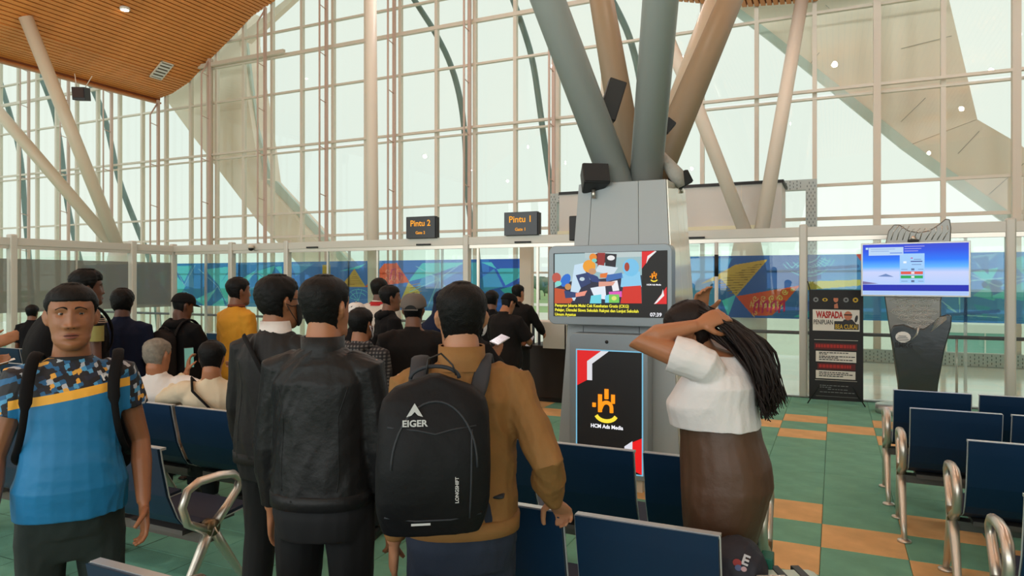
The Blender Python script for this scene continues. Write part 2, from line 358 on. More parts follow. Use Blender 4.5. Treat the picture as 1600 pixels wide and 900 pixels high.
hb = empty('service_hut', (5.0, 40, -4.47)); tag(hb, 'small flat-roofed hut with teal glazing out on the apron', 'building')
solidbox('hut_body', (0, 0, 0), (2.4, 3, 3.6), mat('teal_glazing', (140, 190, 182), .3), hb); solidbox('hut_roof', (-.8, -.4, 3.6), (3.0, 3.4, 4.0), M_white, hb)
for k in range(4): solidbox('window_bar', (k*.8-.03, -.05, 0), (k*.8+.03, 0, 3.6), M_white, hb)
# ---------------------------------------------------------------- white portal box beyond the gates
pb = empty('portal_box', (-5.6, 14.5, 0)); tag(pb, 'white boarding portal bulkhead in perforated metal frame beyond the gates', 'portal')
solidbox('bulkhead', (0, 0, 2.55), (4.66, 1.2, 3.6), mat('bulkhead_white', (206, 204, 198), .5), pb); solidbox('top_capping', (0, -.03, 3.6), (4.7, 1.2, 3.66), M_black, pb)
solidbox('cream_ledge', (0, -.12, 2.6), (4.3, 0, 2.78), mat('cream_ledge', (226, 222, 190), .5), pb)
for x in (1.4, 3.9): solidbox('panel_joint', (x, -.004, 2.78), (x+.012, 0, 3.6), M_mull, pb)
def perf(name, a, b, par):
    """perforated sheet: pale panel with rows of real slots"""
    MB().box(a, b).build(name, mat('perforated_sheet', (176, 184, 180), .45, .3), par)
    h = MB(); ax = 0 if (b[0]-a[0]) > (b[2]-a[2]) else 2; u = a[ax]+.05; r = 0
    o = 2-ax
    while u < b[ax]-.04:
        w = a[o]+.03+(r % 2)*.04
        while w < b[o]-.02:
            lo = [0, a[1]-.004, 0]; hi = [0, a[1]+.001, 0]; lo[ax] = u-.006; hi[ax] = u+.006; lo[o] = w-.006; hi[o] = w+.006
            lo[2] -= .014; hi[2] += .014; h.box(lo, hi); w += .075
        u += .07; r += 1
    tag(h.build('slots', mat('slot_dark', (70, 78, 76), .8), par), kind='stuff')
pf = empty('perforated_portal_frame', (0, 16.1, 0)); tag(pf, 'speckled perforated metal portal frame in front of the curtain wall', 'frame')
perf('frame_post', (-.56, -.1, 0), (-.34, .1, 3.84), pf); perf('frame_post', (-6.46, -.1, 0), (-6.24, .1, 3.84), pf); perf('frame_beam', (-6.24, -.1, 3.62), (-.56, .1, 3.84), pf)
sk = empty('perforated_skirting', (0, 16.15, 0)); tag(sk, 'low perforated metal skirting along the foot of the curtain wall', 'skirting')
perf('skirting_panel', (-.3, -.08, 0), (4.6, .08, .26), sk)
# ---------------------------------------------------------------- printed film on the corridor glazing
FY = 12.4
fw = empty('printed_glass_wall', (0, 0, 0)); tag(fw, 'corridor glazing wrapped in a blue band of triangles and batik shapes', 'glass wall')
CY = (92,206,226); LB = (92,164,232); MS = (214,176,90); RD = (232,92,66); TL = (66,150,184)
class Film:
    """flat print rasterised onto the faces of a fine plane mesh"""
    def __init__(s, x0, x1, step=.0155, z0=1.05, z1=2.11):
        s.x0, s.z0, s.st = x0, z0, step; s.nx = int(round((x1-x0)/step)); s.nz = int(round((z1-z0)/step)); s.c = np.zeros((s.nz, s.nx, 3)); s.c[:] = (66,122,204)
        s.X, s.Z = np.meshgrid(x0+(np.arange(s.nx)+.5)*step, z0+(np.arange(s.nz)+.5)*step)
    def tint(s, xa, ca, xb, cb):
        m = (s.X >= xa) & (s.X < xb); f = ((s.X-xa)/(xb-xa))[m][:, None]; s.c[m] = np.array(ca)*(1-f)+np.array(cb)*f
    def poly(s, px, col):
        p = [P(u, v, FY) for u, v in px]; ins = np.zeros(s.X.shape, bool); n = len(p)
        for i in range(n):
            a, b = p[i], p[(i+1) % n]
            if abs(a.z-b.z) < 1e-9: continue
            ins ^= ((a.z > s.Z) != (b.z > s.Z)) & (s.X < (b.x-a.x)*(s.Z-a.z)/(b.z-a.z)+a.x)
        s.c[ins] = col
    def line(s, pxs, col, w):
        for px in pxs:
            p = [P(u, v, FY) for u, v in px]
            for a, b in zip(p, p[1:]):
                dx, dz = b.x-a.x, b.z-a.z; L2 = dx*dx+dz*dz+1e-12; i0 = int((min(a.x, b.x)-w-s.x0)/s.st)-1; i1 = int((max(a.x, b.x)+w-s.x0)/s.st)+2; i0, i1 = max(i0, 0), min(i1, s.nx)
                if i0 >= i1: continue
                X, Z = s.X[:, i0:i1], s.Z[:, i0:i1]; t = np.clip(((X-a.x)*dx+(Z-a.z)*dz)/L2, 0, 1); m = (X-a.x-t*dx)**2+(Z-a.z-t*dz)**2 < (w/2)**2; s.c[:, i0:i1][m] = col
    def build(s, cuts, m, par):
        for a, b in cuts:
            i0, i1 = max(0, int(round((a-s.x0)/s.st))), min(s.nx, int(round((b-s.x0)/s.st))); n = i1-i0
            xs = s.x0+np.arange(i0, i1+1)*s.st; zs_ = s.z0+np.arange(s.nz+1)*s.st; gx, gz = np.meshgrid(xs, zs_)
            co = np.stack([gx, np.full_like(gx, FY), gz], -1).reshape(-1, 3); ii, jj = np.meshgrid(np.arange(n), np.arange(s.nz)); q = (jj*(n+1)+ii).ravel()
            f = np.stack([q, q+1, q+n+2, q+n+1], 1); me = bpy.data.meshes.new('printed_film'); nf = len(f)
            me.vertices.add(len(co)); me.vertices.foreach_set('co', co.ravel()); me.loops.add(nf*4); me.loops.foreach_set('vertex_index', f.ravel()); me.polygons.add(nf); me.polygons.foreach_set('loop_start', np.arange(nf)*4); me.update(calc_edges=True)
            cs = (s.c[:, i0:i1].reshape(-1, 3)/255.)**.85; cs = np.where(cs <= .04045, cs/12.92, ((cs+.055)/1.055)**2.4); at_ = me.color_attributes.new('print', 'FLOAT_COLOR', 'CORNER')
            at_.data.foreach_set('color', np.repeat(np.c_[cs, np.ones(nf)], 4, axis=0).ravel()); me.materials.append(m); link('printed_film', me, par)
M_film = bpy.data.materials.new('printed_film'); M_film.use_nodes = True; n = M_film.node_tree; n.nodes.clear()
at_ = n.nodes.new('ShaderNodeAttribute'); at_.attribute_name = 'print'; o_ = n.nodes.new('ShaderNodeOutputMaterial'); a_ = n.nodes.new('ShaderNodeMixShader'); b_ = n.nodes.new('ShaderNodeMixShader')
for i_, (k_, mx) in enumerate((('ShaderNodeBsdfDiffuse', a_), ('ShaderNodeBsdfTranslucent', a_), ('ShaderNodeBsdfTransparent', b_))):
    q_ = n.nodes.new(k_); n.links.new(at_.outputs['Color'], q_.inputs['Color']); n.links.new(q_.outputs[0], mx.inputs[(1, 2, 2)[i_]])
n.links.new(a_.outputs[0], b_.inputs[1]); n.links.new(b_.outputs[0], o_.inputs['Surface']); a_.inputs['Fac'].default_value = .6; b_.inputs['Fac'].default_value = .55
FL, FR = Film(-19, -5.57, .0125), Film(-2.6, 4.5, .010); rng = random.Random(3)
FL.tint(-19, (60,134,204), -11.5, (64,130,206)); FL.tint(-11.5, (74,128,214), -8.6, (74,122,212)); FL.tint(-8.6, (70,116,210), -6.3, (70,124,216)); FL.tint(-6.3, (60,96,196), -5.5, (60,96,196))
FR.tint(-2.6, (104,164,232), -1.9, (74,118,196)); FR.tint(-1.9, (72,110,190), -.2, (70,106,186)); FR.tint(-.2, (84,150,226), 2.2, (78,136,214)); FR.tint(2.2, (84,150,224), 4.5, (84,150,224))
def fpoly(px, col, *a, **k): (FL if px[0][0] < 900 else FR).poly(px, col)
def fline(pxs, col, w, *a, **k):
    for F in (FL, FR): F.line([px for px in pxs if (px[0][0] < 900) == (F is FL)], col, max(w, .014))
for k in range(26):
    u = -60+k*11; fpoly([(u+rng.uniform(-12, 12), rng.uniform(404, 450)), (u+rng.uniform(10, 34), rng.uniform(410, 440)), (u+rng.uniform(-4, 24), rng.uniform(450, 490))], rng.choice([CY, LB, TL, (80,170,220)]))
for px, c in [([(272,416),(300,415),(288,440)],CY), ([(275,430),(290,447),(276,470)],CY), ([(300,416),(303,450),(287,446)],LB), ([(320,421),(362,416),(342,446)],CY), ([(342,446),(362,418),(366,480),(352,470)],CY), ([(305,468),(338,452),(320,478)],CY), ([(330,478),(348,465),(352,480)],CY), ([(285,452),(300,460),(290,478)],LB),
              ([(370,440),(400,422),(380,452)],CY),([(400,424),(430,415),(420,440)],CY), ([(430,417),(440,416),(441,430)],CY), ([(398,425),(402,414),(425,414)],LB), ([(402,428),(436,448),(404,470)],CY),([(376,455),(402,446),(398,452)],LB), ([(455,413),(490,412),(462,432)],LB), ([(530,424),(572,412),(560,420)],CY),
              ([(275,476),(300,478),(290,464)],TL), ([(210,416),(240,420),(222,450)],TL), ([(214,452),(238,480),(208,482)],TL), ([(240,430),(262,420),(258,450)],CY), ([(195,416),(203,430),(196,482)],LB),
              ([(638,440),(660,411),(730,410),(662,434)],CY), ([(660,434),(718,424),(690,440),(650,450)],LB), ([(668,478),(686,438),(696,449),(720,480)],(80,140,214)), ([(752,410),(768,410),(776,420)],CY), ([(750,436),(772,420),(786,448),(752,456)],(74,150,206)), ([(776,420),(815,419),(815,432),(790,446)],(78,184,204)), ([(782,452),(815,443),(815,458),(790,460)],(70,176,200)),([(736,410),(748,410),(746,452),(737,470)],(90,190,222)),
              ([(1080,405),(1145,403),(1130,430),(1080,440)],LB), ([(1080,445),(1125,432),(1120,494),(1080,494)],(90,150,220)), ([(1255,440),(1340,428),(1340,470),(1255,470)],(90,158,226)), ([(1128,470),(1150,460),(1138,494)],CY), ([(1255,489),(1265,486),(1265,496),(1240,495)],(70,180,200)),
              ([(1520,425),(1560,418),(1545,445)],CY), ([(1530,455),(1545,445),(1555,470),(1520,462)],(86,190,210)), ([(1545,465),(1600,440),(1600,470)],CY), ([(1520,475),(1548,480),(1540,500)],(66,150,200)),([(1519,400),(1560,396),(1530,420)],(120,176,230)),([(1575,405),(1600,400),(1600,430)],CY)]:
    fpoly(px, c)
fpoly([(532,448),(554,420),(572,449)], MS, 2); fpoly([(570,449),(600,412),(620,411),(640,441)], RD, 2); fpoly([(638,441),(655,455),(662,478),(622,480)], (226,190,96), 2)
fpoly([(504,414),(516,414),(516,428),(504,428)], (196,168,70), 3)
fpoly([(1094,444),(1118,431),(1148,414),(1200,405),(1150,463),(1127,436)], MS, 2)
fpoly([(1150,463),(1250,446),(1222,478),(1206,493),(1176,493)], RD, 2); fpoly([(1336,396),(1350,395),(1350,414)], (226,84,76), 2); fpoly([(1260,440),(1345,437),(1345,446),(1262,453)], (214,200,104), 2)
fpoly([(1545,400),(1520,404),(1545,430)], (80,130,200), 1)
# line drawing on the film: hatches, whorls, white rays
L_ = []
for k in range(13):   # hatching of the mustard bird shape
    y = 414+k*4.0; xl = 1122+max(0, (y-440))*1.0 if y > 438 else 1200-(y-405)*2.4; xr = 1197-(y-405)*.86
    if y < 462: L_.append([(xl, y+.5), (xr, y-1)])
fline(L_, (150,120,70), .012)
fline([[(640+k*1.2, 446+k*4), (656+k*.8, 443+k*4)] for k in range(8)]+[[(542+k*2, 444-k*3), (566-k*2, 444-k*3)] for k in range(7)], (170,126,70), .012)
def whorl(cx, cy, r, n=14, ph=0): return [(cx+r*(1-k/n)*math.cos(ph+k*.75), cy+r*(1-k/n)*math.sin(ph+k*.75)) for k in range(n)]
fline([whorl(1180+k % 4*13, 466+(k//4)*12, 5, 12, k) for k in range(9)]+[whorl(1226, 456, 5), whorl(1238, 452, 3)]+[[(1172+j*11+i*2, 480-(i % 2)*9) for i in range(6)] for j in range(4)], (236,196,120), .013)
fline([whorl(606+k*9, 424+(k % 2)*10, 5, 12, k) for k in range(3)]+[[(600+i*4, 441-(i % 2)*8) for i in range(8)]], (250,150,120), .013)
fline([[(1178+j*13, 488), (1180+j*13, 474), (1186+j*13, 470), (1186+j*13, 486)] for j in range(4)]+[[(610, 436), (612, 422), (618, 420), (618, 434)], [(625, 438), (624, 426), (630, 430)]], (200,50,100), .03)
arcs = [[(cx+r*math.cos(a), cy+r*math.sin(a)*.9) for a in [a0+(a1-a0)*k/14 for k in range(15)]] for cx, cy, r, a0, a1 in [(1262,392,44,.35,2.6),(1262,392,38,.35,2.6),(1262,392,30,.4,2.4),(1262,392,20,.4,2.4),(560,470,20,3.2,5.6),(560,470,14,3.2,5.6)]]
arcs += [[(1262+22*math.cos(a), 396+20*math.sin(a)), (1262+38*math.cos(a), 396+32*math.sin(a))] for a in [.4+.16*k for k in range(13)]]+[[(560, 470), (560+18*math.cos(a), 470+18*math.sin(a))] for a in (3.5, 4, 4.5, 5)]
fline(arcs, (110,206,232), .014)
fline([[(686,436),(668,480)],[(686,436),(640,456)],[(686,436),(720,412)],[(686,436),(712,470)],[(686,436),(650,416)],[(288,446),(275,420)],[(288,446),(305,414)],[(340,447),(322,470)],[(340,447),(358,480)],[(340,447),(310,420)],[(400,426),(372,446)],[(400,426),(440,440)],[(1480,480),(1500,492),(1560,496)],[(1468,468),(1500,492)],[(1500,492),(1498,440),(1600,432)],[(1520,430),(1560,448),(1600,436)]], (150,212,240), .012)
fline([[(1480,492),(1560,486)],[(1200,424),(1340,416)]], (60,100,170), .05, 2)
FL.build([(-19,-17.5),(-17.5,-13.1),(-13.1,-9.8),(-9.8,-7.4),(-7.4,-5.57)], M_film, fw); FR.build([(-2.6,-.4),(-.4,1.8),(1.8,4.5)], M_film, fw)
# glazing sheets and rails of the corridor wall
for i, (x0, x1) in enumerate([(-22,-17.5),(-17.5,-13.1),(-13.1,-9.8),(-9.8,-7.4),(-7.4,-5.57),(-2.6,-.4),(-.4,1.8),(1.8,4.5)]):
    solidbox('glass_sheet', (x0+.01, FY+.004, .02), (x1-.01, FY+.014, 2.35), M_glass, fw)
for x in (-13.1, -9.8, -7.4, 1.8): solidbox('slim_post', (x-.02, FY+.0, 0), (x+.02, FY+.05, 2.35), M_alu, fw)
solidbox('door_jamb', (-5.6, FY-.05, 0), (-5.36, FY+.1, 2.4), M_cream, fw); solidbox('door_jamb', (-3.6, FY-.05, 0), (-3.5, FY+.1, 2.4), M_cream, fw)
hr = empty('corridor_handrail', (0, FY-.25, 0)); tag(hr, 'dark metal handrail running along the printed glass corridor', 'handrail')
MB().tube([(-22, 0, .84), (-5.7, 0, .84)], .028, 8).tube([(-2.6, 0, .84), (4.5, 0, .84)], .028, 8).build('rail', mat('dark_rail', (84, 84, 90), .4), hr)
for k in range(13):
    x = -22+k*2.15
    if not -5.7 < x < -2.6: MB().tube([(x, 0, 0), (x, 0, .82)], .018, 7).build('baluster', M_alu, hr)

# ---------------------------------------------------------------- gate screen
gs = empty('gate_partition', (0, 10.9, 0)); tag(gs, 'glazed gate partition with aluminium posts and deep head rail', 'partition')
solidbox('head_rail', (-13.5, -.06, 2.32), (4.8, .06, 2.46), M_post, gs, .006); solidbox('head_rail', (-13.56, -8, 2.32), (-13.44, .06, 2.46), M_post, gs, .006)
solidbox('door_track', (-13.4, -.045, 2.26), (4.8, .045, 2.32), M_chrome, gs); solidbox('door_track', (-13.54, -8, 2.26), (-13.46, 0, 2.32), M_chrome, gs)
pxs = [-13.5, -11.7, -10.15, -5.97, -.41, 2.07, 4.6]
for x in pxs: MB().box((x-.055, -.085, 0), (x+.055, .05, 2.5)).build('post', M_post, gs, bevel=.02)
for y in (-1.04, -3.4, -5.8, -8): MB().box((-13.56, y-.06, 0), (-13.4, y+.06, 2.52)).build('post', M_post, gs, bevel=.02)
for x in (-12.5, -9.12, -7.92, -5.75, -4.6, -3.2): MB().box((x-.02, -.02, 0), (x+.02, .02, 2.27)).build('door_stile', M_chrome, gs)
MB().tube([(-1.63, -.05, .0), (-1.63, -.05, 2.27)], .028, 8).build('door_stile', M_white, gs); MB().tube([(-1.63, -.05, 1.75), (-1.63, -.05, 2.08)], .031, 8).build('stile_grip', M_black, gs)
for a, b in [(-13.45,-12.55),(-12.45,-11.76),(-11.64,-10.2),(-10.1,-9.15),(-9.1,-7.95),(-7.9,-6.03),(-3.15,-1.68),(-1.58,-.47),(-.35,2.01),(2.13,4.5)]:
    solidbox('glass_panel', (a, -.006, .03), (b, .006, 2.25), M_glass2, gs)
M_gf = filmmat('frosted_grey_film', (150, 146, 142), .30, .55)
for a, b in [(-.98, -.03), (-2.2, -1.12), (-3.33, -2.24), (-5.7, -3.48), (-7.9, -5.9)]:
    solidbox('glass_panel', (-13.506, a, .03), (-13.494, b, 2.25), M_glass2, gs); MB().add([(-13.49, a, 1.1), (-13.49, b, 1.1), (-13.49, b, 2.08), (-13.49, a, 2.08)], [(0, 1, 2, 3)]).build('grey_film', M_gf, gs)
solidbox('door_stile', (-13.52, -2.24, 0), (-13.48, -2.2, 2.27), M_chrome, gs)
solidbox('floor_track', (-13.5, -.04, -.002), (4.8, .06, .018), M_alu, gs)
for x, w in ((-9.6,.28),(-7.0,.3),(-5.0,.3),(-2.1,.3)): solidbox('door_operator', (x, -.09, 2.33), (x+w, -.06, 2.36), M_black, gs)
# cameras and notices on the screen
cm = empty('security_camera', (-11.05, 10.78, 2.36)); tag(cm, 'small pale dome camera under the head rail at the gate screen', 'camera')
MB().tube([(0,0,.06),(0,0,0)], [.05,.07], 14).build('mount', M_cream, cm); MB().ell((0, 0, -.01), (.055, .055, .05)).build('dome', M_black, cm)
# gate signs
def sign(x, l1, l2, lab):
    e = empty('gate_sign', (x, 10.82, 2.46)); tag(e, lab, 'sign', 'gate signs on the head rail')
    w = .31; MB().box((-w, -.05, 0), (w, .05, .4)).build('sign_case', mat('sign_black', (26, 30, 32), .25), e, bevel=.006); MB().box((w, -.03, .01), (w+.03, .06, .38)).build('side_bracket', M_black, e)
    og = mat('sign_amber', (255, 166, 30), emit=1.1)
    text('gate_lettering', l1, .155, og, e, at(0, -.052, .27) @ FACE_S, .012); text('gate_number_small', l2, .075, og, e, at(0, -.052, .1) @ FACE_S, .012)
sign(P(659, 367, 10.82).x, 'Pintu 2', 'Gate 2', 'black amber-lettered gate sign nearest the tall slim column, on the head rail'); sign(P(815, 361, 10.82).x, 'Pintu 1', 'Gate 1', 'black amber-lettered gate sign nearer the central pedestal, on the head rail')

# ---------------------------------------------------------------- central tripod pedestal
pd = empty('column_pedestal', (-1.64, 6.1, 0)); tag(pd, 'tapering grey panelled pedestal carrying the bundle of steel tubes', 'pedestal')
M_ped = mat('grey_panel', (164, 171, 173), .4); M_pol = mat('polished_stone', (226, 220, 204), .12, .35, var=.06, vs=1.2)
H_ = 2.53; b0, b1 = .53, .375
def corner(z, sx, sy): k = b0+(b1-b0)*z/H_; return Vector((sx*k, sy*k, z))
MB().prism([(-1,-1),(1,-1),(1,1),(-1,1)], lambda p, z: corner(z, p[0], p[1]), 0, H_).build('core', M_ped, pd)
def pface(side, a, b, z0, z1, m, nm, off=.012):
    pts = []
    for (t, z) in ((a, z0), (b, z0), (b, z1), (a, z1)):
        k = b0+(b1-b0)*z/H_
        q = Vector((t*k, -k, z)) if side == 'front' else (Vector((k, t*k, z)) if side == 'right' else Vector((-k, -t*k, z)))
        pts.append(q)
    n = {'front': Vector((0, -1, .06)), 'right': Vector((1, 0, .06)), 'left': Vector((-1, 0, .06))}[side]*off
    MB().add(pts+[p+n for p in pts], [(0,1,2,3),(4,5,6,7),(0,1,5,4),(1,2,6,5),(2,3,7,6),(3,0,4,7)]).build(nm, m, pd, bevel=.002)
for a, b in ((-1, -.7), (-.69, .38), (.39, 1)): pface('front', a, b, 0, H_, M_ped, 'front_panel')
for a, b in ((-.98, -.1), (-.09, .55), (.56, 1)): pface('right', a, b, 0, H_, M_pol, 'polished_side_panel')
for a, b in ((-1, -.1), (-.09, 1)): pface('left', a, b, 0, H_, M_ped, 'left_panel')
pc = Vector((-1.64, 6.1, 2.5))
def tube3(lab, b, t, r, m):
    ext = 1.2
    while (b+(t-b)*ext).z < cz((b+(t-b)*ext).x)-.05 and ext < 5: ext += .02
    strut('steel_tube', lab, [b, b+(t-b)*ext], r, m)
tube3('thick grey tube of the bundle, leaning left towards the camera side', Q(967, 6.12, 292), Q(856, 5.9, 0), .145, M_tubeg)
tube3('thick grey tube of the bundle, nearly upright in front', Q(1008, 6.12, 292), Q(1032, 5.45, 0), .142, M_tubeg)
tube3('tube of the bundle in painted ceiling-bounce brown, behind the left grey one', Q(990, 6.5, 290), Q(940, 8.0, 0), .14, M_tubeb)
tube3('tube of the bundle in painted ceiling-bounce brown, leaning right', Q(1018, 6.3, 290), Q(1141, 8.0, 0), .142, M_tubeb)
tube3('slimmer tan tube just behind the right leaning one', Q(1014, 6.7, 290), Q(1117, 9.2, 0), .125, M_tube)
def speaker(p, rz, tilt, lab, s=1):
    e = empty('loudspeaker', p, rz); tag(e, lab, 'speaker'); e.rotation_euler = (tilt, 0, rz); e.scale = (s, s, s)
    MB().prism([(-.1,-.09),(.1,-.09),(.07,.09),(-.07,.09)], lambda q, z: (q[0], q[1], z), -.08, .08).build('cabinet', M_black, e, bevel=.012)
    MB().box((-.092, -.1, -.07), (.092, -.092, .07)).build('grille', mat('speaker_mesh', (34, 36, 38), .7), e); MB().tube([(0,.02,-.08),(0,.04,-.14)], .014, 8).build('bracket', M_chrome, e); return e
speaker(Q(927, 5.95, 279), .6, -.35, 'black loudspeaker tilted on the left edge of the pedestal top', 1.18)
speaker(Q(1062, 6.2, 282), 2.2, -.5, 'black loudspeaker under a pale shroud on the right edge of the pedestal', .8)
e = empty('line_speaker', Q(957, 6.25, 160), .45); tag(e, 'tall flat black speaker fixed between the left grey and bounce-tinted tubes', 'speaker'); e.rotation_euler = (0, .30, .5)
solidbox('cabinet', (-.09, -.05, -.17), (.07, .05, .2), M_black, e, .01); solidbox('grille', (-.08, -.056, -.16), (.06, -.05, .19), mat('speaker_mesh2', (52, 54, 54), .6), e)
e = empty('line_speaker', Q(1043, 6.15, 196), 0); tag(e, 'small dark speaker wedged beside the upright grey tube', 'speaker'); e.rotation_euler = (0, .7, .3)
solidbox('cabinet', (-.04, -.04, -.06), (.05, .05, .06), M_black, e, .01); solidbox('grille', (-.035, -.045, -.055), (.045, -.04, .055), M_black, e)
e = empty('hanging_shroud', Q(1040, 6.05, 262)); tag(e, 'pale grey cable shroud drooping over the right speaker', 'shroud'); o = e.location
MB().tube([Q(1030, 6.1, 242)-o, Q(1045, 6.05, 258)-o, Q(1056, 6.0, 272)-o, Q(1064, 6.0, 292)-o], [.05, .055, .07, .035], 12).build('shroud_cloth', mat('pale_cloth', (170, 168, 160), .8, bump=(20, .6, .02)), e)
e = empty('wall_monitor_back', (-2.55, 7.4, 2.3)); tag(e, 'black screen edge showing left behind the pedestal', 'monitor')
p = P(903, 348, 7.4); e.location = (p.x, 7.4, 0); solidbox('case', (-.09, -.05, 1.94+.2), (.12, .05, 2.42), M_black, e, .01); MB().tube([(.1, 0, 2.2), (.45, -.2, 2.2)], .02, 8).build('arm', M_black, e)

# ---------------------------------------------------------------- video wall display on the pedestal
tvY = 5.44
def rrect(x0, z0, x1, z1, r, n=6):
    pts = []
    for cx, cy_, a0 in ((x1-r, z1-r, 0), (x0+r, z1-r, 90), (x0+r, z0+r, 180), (x1-r, z0+r, 270)):
        for k in range(n+1): a = math.radians(a0+90*k/n); pts.append((cx+r*math.cos(a), cy_+r*math.sin(a)))
    return pts
YF = lambda p, d_: (p[0], d_, p[1])
tv = empty('wall_display', (0, 0, 0)); tag(tv, 'wide grey framed video display on the pedestal showing a crowded news photo', 'display')
A = P(857, 500, tvY); Bq = P(1050, 383, tvY); x0, x1 = A.x, Bq.x; z0, z1 = 1.325, 1.985
MB().prism(rrect(x0, z0, x1, z1, .06), YF, tvY, tvY+.13).build('bezel', mat('bezel_grey', (138, 148, 154), .35, .2), tv, bevel=.006)
def EM(c, s=1.0): return mat('screen_%d_%d_%d' % c, c, emit=s)
def shp(par, Y, pts, col, lay, nm='picture_patch', s=.95):
    """flat patch of a lit screen; pts in the plane's own x,z"""
    MB().prism(pts, YF, Y-.0008*lay, Y-.0008*lay-.0006).build(nm, EM(col, s), par)
def tvp(px, col, lay, s=.95): shp(tv, tvY-.002, [(p.x, p.z) for p in [P(u, v, tvY) for u, v in px]], col, lay, s=s)
def el(cx, cy_, rx, ry, n=14, rot=0): return [(cx+rx*math.cos(a)*math.cos(rot)-ry*math.sin(a)*math.sin(rot), cy_+rx*math.cos(a)*math.sin(rot)+ry*math.sin(a)*math.cos(rot)) for a in [2*math.pi*k/n for k in range(n)]]
tvp([(865,396),(1043,391),(1043,497),(865,494)], (10,10,12), 0)
tvp([(867,397),(1003,393),(1003,474),(867,474)], (156,190,196), 1)
for px, c, l in [([(867,398),(925,396),(915,440),(867,440)],(170,196,200),2), ([(914,395),(1003,393),(1003,401),(914,404)],(190,206,206),2), ([(890,440),(1003,430),(1003,474),(867,474),(867,450)],(34,38,62),3),
  (el(938,404,11,9),(90,30,30),3), ([(934,395),(946,395),(944,418),(934,418)],(150,40,40),4), ([(946,396),(964,397),(962,418),(946,416)],(30,30,40),4), (el(955,403,6,4),(236,236,236),5), (el(927,402,6,6),(236,140,40),5), (el(929,407,4,3),(120,210,200),6),
  ([(898,414),(916,410),(922,428),(910,446),(898,470),(890,468)],(200,226,244),5), (el(921,416,10,10),(240,160,40),6), (el(926,424,6,5),(200,150,110),7), ([(915,424),(934,432),(940,442),(925,440)],(40,60,120),7),
  (el(986,418,13,14),(120,196,236),6), (el(980,417,4,7),(170,60,40),7), ([(972,428),(1000,424),(1003,448),(990,452),(970,448)],(140,206,240),6), ([(974,448),(1002,446),(1003,474),(970,474)],(214,44,30),7), ([(946,430),(972,426),(974,434),(948,440)],(60,110,180),6), ([(936,440),(962,440),(958,446),(936,448)],(226,160,140),8),
  (el(870,434,7,8),(190,84,70),6), (el(873,443,5,4),(130,220,210),7), (el(884,438,7,11,rot=.5),(30,110,210),5), (el(888,448,5,5),(200,140,80),6), ([(867,450),(882,452),(896,468),(892,474),(867,474)],(196,80,40),7), ([(882,454),(908,458),(908,464),(884,466)],(40,60,110),8), ([(900,458),(918,454),(914,462),(900,464)],(240,150,130),9),
  ([(900,430),(918,426),(924,442),(908,450)],(40,60,110),6), (el(910,436,4,3),(200,220,230),7), ([(936,414),(966,418),(958,430),(930,424)],(210,226,236),5), ([(938,428),(950,426),(948,434),(938,434)],(230,120,50),8), ([(923,450),(946,446),(948,468),(930,466)],(230,240,250),7), ([(924,462),(940,460),(940,474),(922,474)],(110,214,230),8), ([(952,456),(972,455),(972,464),(952,464)],(226,90,190),8), ([(952,460),(968,460),(968,473),(952,473)],(120,206,90),9), (el(960,466,4,3.5),(220,230,120),10), ([(946,462),(952,460),(952,473),(946,473)],(120,214,240),8), ([(955,440),(965,438),(968,454),(958,455)],(240,240,245),7)]: tvp(px, c, l)
tvp([(1003,393),(1024,392),(1003,420)], (226,30,34), 3); tvp([(1024,392),(1018,396),(1012,400),(1010,412),(1014,404),(1026,393)], (240,240,240), 4)
tvp([(1042,448),(1042,475),(1022,475)], (226,30,34), 3); tvp([(1036,452),(1038,462),(1026,474),(1022,475),(1034,460)], (240,240,240), 4)
def logo(par, Y, cx, cz_, s, lay=5):
    """open hand over a smile, in amber and yellow strokes"""
    am = EM((255,150,20), 1.1); ye = EM((250,220,60), 1.1); b = MB(); yy = Y-.0008*lay
    def st(x0, z0, x1, z1, w=.085): b.tube([(cx+x0*s, yy, cz_+z0*s), (cx+x1*s, yy, cz_+z1*s)], w*s, 8, flat=1)
    st(-.46,.06,-.46,-.10,.075); st(-.22,.40,-.22,-.28); st(.04,.62,.04,.24); st(.30,.42,.30,.08,.08)
    b.tube([(cx-.20*s, yy, cz_-.16*s)]+[(cx+(.04+.2*math.cos(a))*s, yy, cz_+(-.10+.2*math.sin(a))*s) for a in [math.pi*(1-k/10) for k in range(1, 11)]]+[(cx+.24*s, yy, cz_-.28*s)], .075*s, 8, ref=(0, 1, 0))
    b.build('hand_logo', am, par); c = MB(); c.tube([(cx+(.02+.42*math.cos(a))*s, yy, cz_+(-.32+.3*math.sin(a))*s) for a in [math.radians(200+140*k/9) for k in range(10)]], .075*s, 8).build('smile_logo', ye, par)
q = P(1022, 432, tvY); logo(tv, tvY-.002, q.x, q.z, .062)
w_ = EM((245,245,250), 1.1); yl = EM((250,240,60), 1.0)
text('brand_caption', 'HCM Ads Media', .017, w_, tv, at(q.x, tvY-.008, P(1022, 445, tvY).z) @ FACE_S, .02)
for i, s_ in enumerate(['Pemprov Jakarta Mulai Cek Kesehatan Gratis (CKG)', 'Pelajar, Dimulai Siswa Sekolah Rakyat dan Lanjut Sekolah', 'Umum Agustus']):
    a = P(867.5, 477+i*7, tvY); text('news_caption', s_, .034, yl, tv, at(a.x, tvY-.006, a.z) @ FACE_S, .02, align='LEFT', width=[.635, .715, .185][i])
a = P(1025, 492, tvY); text('clock_digits', '07:39', .042, w_, tv, at(a.x, tvY-.006, a.z) @ FACE_S, .015)
